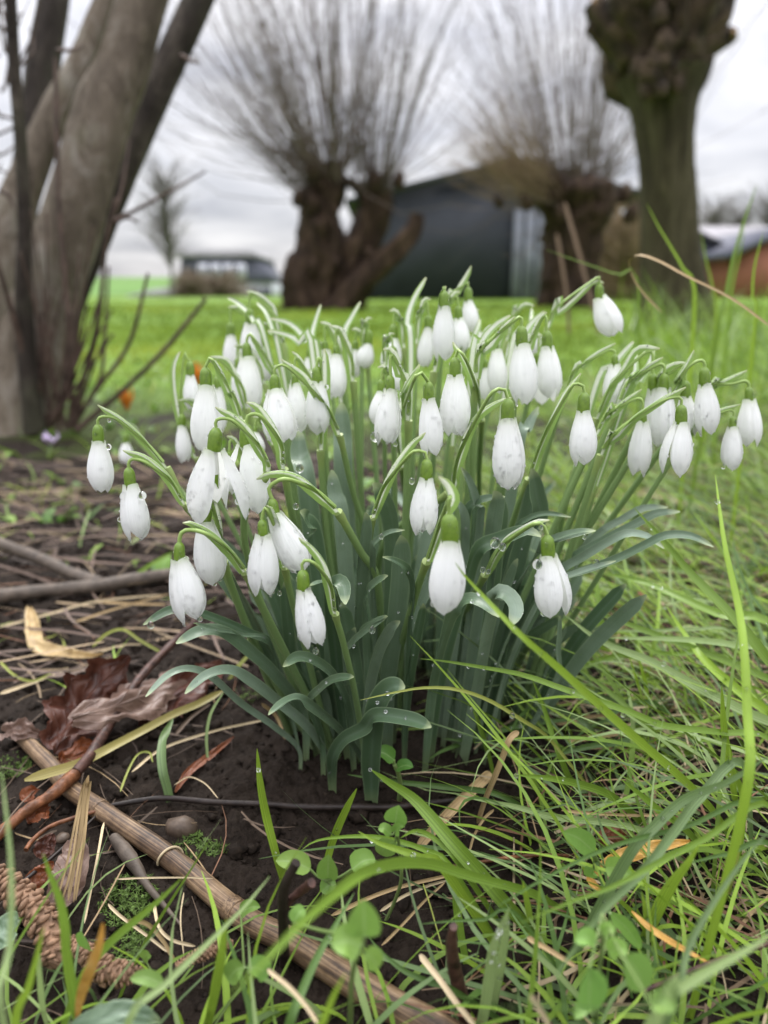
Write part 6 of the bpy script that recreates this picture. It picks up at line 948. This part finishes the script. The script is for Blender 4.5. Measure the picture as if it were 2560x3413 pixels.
stuff('dry_grass_litter', 'straw', 'matted dry grass and straw lying between the green blades', 'dry grass',
      strands(3800, rect(.03, .75, .15, .95), (.025, .09), (.0006, .0017), (-4, 14), S_c, 5, None, .12, .0005, 'straw', .010, 2, right),
      strands(800, rect(.3, 1.6, .8, 2.0), (.04, .12), (.001, .002), (-4, 20), S_c, 4, None, .12, .001, 'straw', .015, 3),
      strands(2200, rect(-.75, .10, .15, 1.0), (.01, .06), (.0003, .0011), (-4, 12), [(.30, .21, .11), CG['k'], CG['k'], CG['r'], (.06, .04, .03), (.13, .09, .06)], 5, None, .2, .0005, 'straw', .004, 4, lambda x, y, r: notclump(x, y, r) & (edge(x, y) < 0) & (r.random(len(x)) < np.where((x > -.10) & (y < .33), .22, 1))),
      strands(800, rect(-.60, -.06, .38, 1.0), (.03, .10), (.0012, .003), (-4, 10), [(.30, .22, .13), (.14, .095, .07), (.14, .095, .07), (.08, .055, .04)], 5, (2.9, .6), .12, .001, 'straw', .010, 5))
stuff('meadow_grass', 'grass', 'rough wet green grass right of and before the snowdrops', 'grass',
      strands(5200, rect(.05, .65, .17, .95), (.04, .13), (.0009, .0026), (8, 66), G_ + [CG['b']], 8, (2.75, .7), .75, 0, 'grass', 0, 11, right),
      strands(700, rect(.06, .60, .17, .95), (.03, .07), (.001, .0024), (0, 30), G_ + [CG['d']] * 2, 6, None, .5, .001, 'grass', .006, 12, right),
      strands(1600, rect(.5, 2.6, 1.3, 4.6), (.12, .32), (.003, .006), (45, 88), G_ + [CG['b']] * 3, 6, None, .6, 0, 'grass', 0, 17, lambda x, y, r: x > .30 * y + .05 * np.sin(y * 9)),
      strands(1500, rect(.35, 1.5, .8, 2.4), (.06, .20), (.002, .004), (35, 85), G_ + [CG['b']] * 3, 6, None, .7, 0, 'grass', 0, 13, lambda x, y, r: x > .28 * y + .0),
      strands(230, rect(-.16, .16, .13, .20), (.03, .08), (.001, .0026), (25, 75), G_, 7, None, .7, 0, 'grass', 0, 14),
      strands(5200, rect(-1.1, .6, .95, 2.5), (.015, .055), (.0018, .0042), (20, 85), G_ + [CG['y'], CG['b']], 4, None, .8, 0, 'grass', 0, 18, lambda x, y, r: r.random(len(x)) < np.clip((y - .9) / 1.0, .06, 1) * (.4 + .6 * (np.sin(x * 7 + 1) * np.sin(y * 6) > -.3))),
      strands(1500, rect(.08, 1.2, .85, 1.7), (.03, .10), (.0014, .0032), (15, 75), G_ + [CG['b'], CG['y']], 6, None, .7, 0, 'grass', 0, 19),
      strands(420, rect(-.8, .35, .65, 2.4), (.015, .05), (.0015, .004), (20, 80), G_ + [CG['y']], 5, None, .8, 0, 'grass', 0, 15),
      strands(260, rect(-.55, -.08, .38, .9), (.015, .04), (.001, .003), (10, 60), [CG['y'], CG['b'], CG['g']], 5, None, .8, 0, 'grass', 0, 16))
stuff('lawn', 'lawn', 'short green lawn stretching to the willows and barn', 'lawn',
      strands(52000, sector(1.9, 5.5, 36), (.02, .045), (.0022, .0045), (40, 90), [(.100, .168, .013), (.138, .208, .018), (.172, .235, .025)], 2, None, .7, 0, 'lawn', 0, 21, lambda x, y, r: y + r.normal(0, .3, len(x)) > 1.9),
      strands(36000, sector(5.5, 15, 36), (.03, .06), (.007, .013), (40, 90), [(.100, .168, .013), (.138, .208, .018), (.165, .228, .025)], 2, None, .7, 0, 'lawn', 0, 22),
      strands(9000, sector(15, 34, 36), (.04, .08), (.02, .04), (40, 90), [(.100, .168, .013), (.138, .208, .018)], 1, None, .7, 0, 'lawn', 0, 23))
# low green weeds between soil and lawn
r = np.random.default_rng(5); mb = MB(); V, F = ICO1
for _ in range(360):
    x, y = r.uniform(-.9, .3), r.uniform(.55, 2.3)
    if not (((x - FC[0]) / .16) ** 2 + ((y - FC[1]) / .16) ** 2 > 1): continue
    for k in range(r.integers(2, 6)):
        a = r.uniform(0, 6.28); l = r.uniform(.006, .020); P0 = np.array([x, y, gz(x, y)]); d = np.array([math.cos(a), math.sin(a), r.uniform(.4, 1.4)]); mb.ribbon(catmull([P0, P0 + d * l * .6, P0 + d * l + [0, 0, -.3 * l]], 4), np.array([.3, 1, .9, .1]) * l * .7, [-d[0], -d[1], 1.], 3, .1, 0, np.array([(.16, .30, .03), (.24, .36, .05), (.10, .20, .04)][k % 3]))
tag(mb.build('low_weeds', 'herb'), 'scattered low green weeds on the soil towards the lawn', 'weeds', None, 'stuff')
# soil crumbs
def crumbs(n, s0, s1, ico_, seed, reg):
    r = np.random.default_rng(seed); V, F = ico_; xy = reg(r, n); n = len(xy); s = s0 * (s1 / s0) ** (r.random(n) ** 2.2); z = np.array([gz(a, b) for a, b in xy]); q = np.abs(1 + r.normal(0, .28, (n, len(V))))[..., None]
    sc = s[:, None, None] * r.uniform(.6, 1.2, (n, 1, 3)); G = V[None] * q * sc + np.c_[xy, z + s * .15][:, None]; return G.reshape(-1, 3), (F[None] + (np.arange(n) * len(V))[:, None, None]).reshape(-1, 4), np.zeros((n * len(V), 2)), np.ones((n * len(V), 3))
mb = MB()
for a in (crumbs(26000, .0004, .0020, ico(1) if False else (lambda: (np.array([[0, 0, 1], [1, 0, 0], [0, 1, 0], [-1, 0, 0], [0, -1, 0], [0, 0, -1.]]), np.array([[0, 1, 2, 2], [0, 2, 3, 3], [0, 3, 4, 4], [0, 4, 1, 1], [5, 2, 1, 1], [5, 3, 2, 2], [5, 4, 3, 3], [5, 1, 4, 4]])))(), 31, rect(-.45, .30, .16, .8)), crumbs(2600, .0016, .0046, ICO1, 32, rect(-.40, .14, .17, .75)), crumbs(120, .003, .006, ICO2, 33, rect(-.40, .12, .22, .9))): mb.add(*a)
tag(mb.build('soil_crumbs', 'clod', None, False), 'dark wet crumbs of garden soil', 'soil', None, 'stuff')
tag(drops.build('water_droplets', 'water'), 'fine rain droplets beading on petals, leaves and grass', 'droplets', None, 'stuff')
print('objects', len(bpy.data.objects))
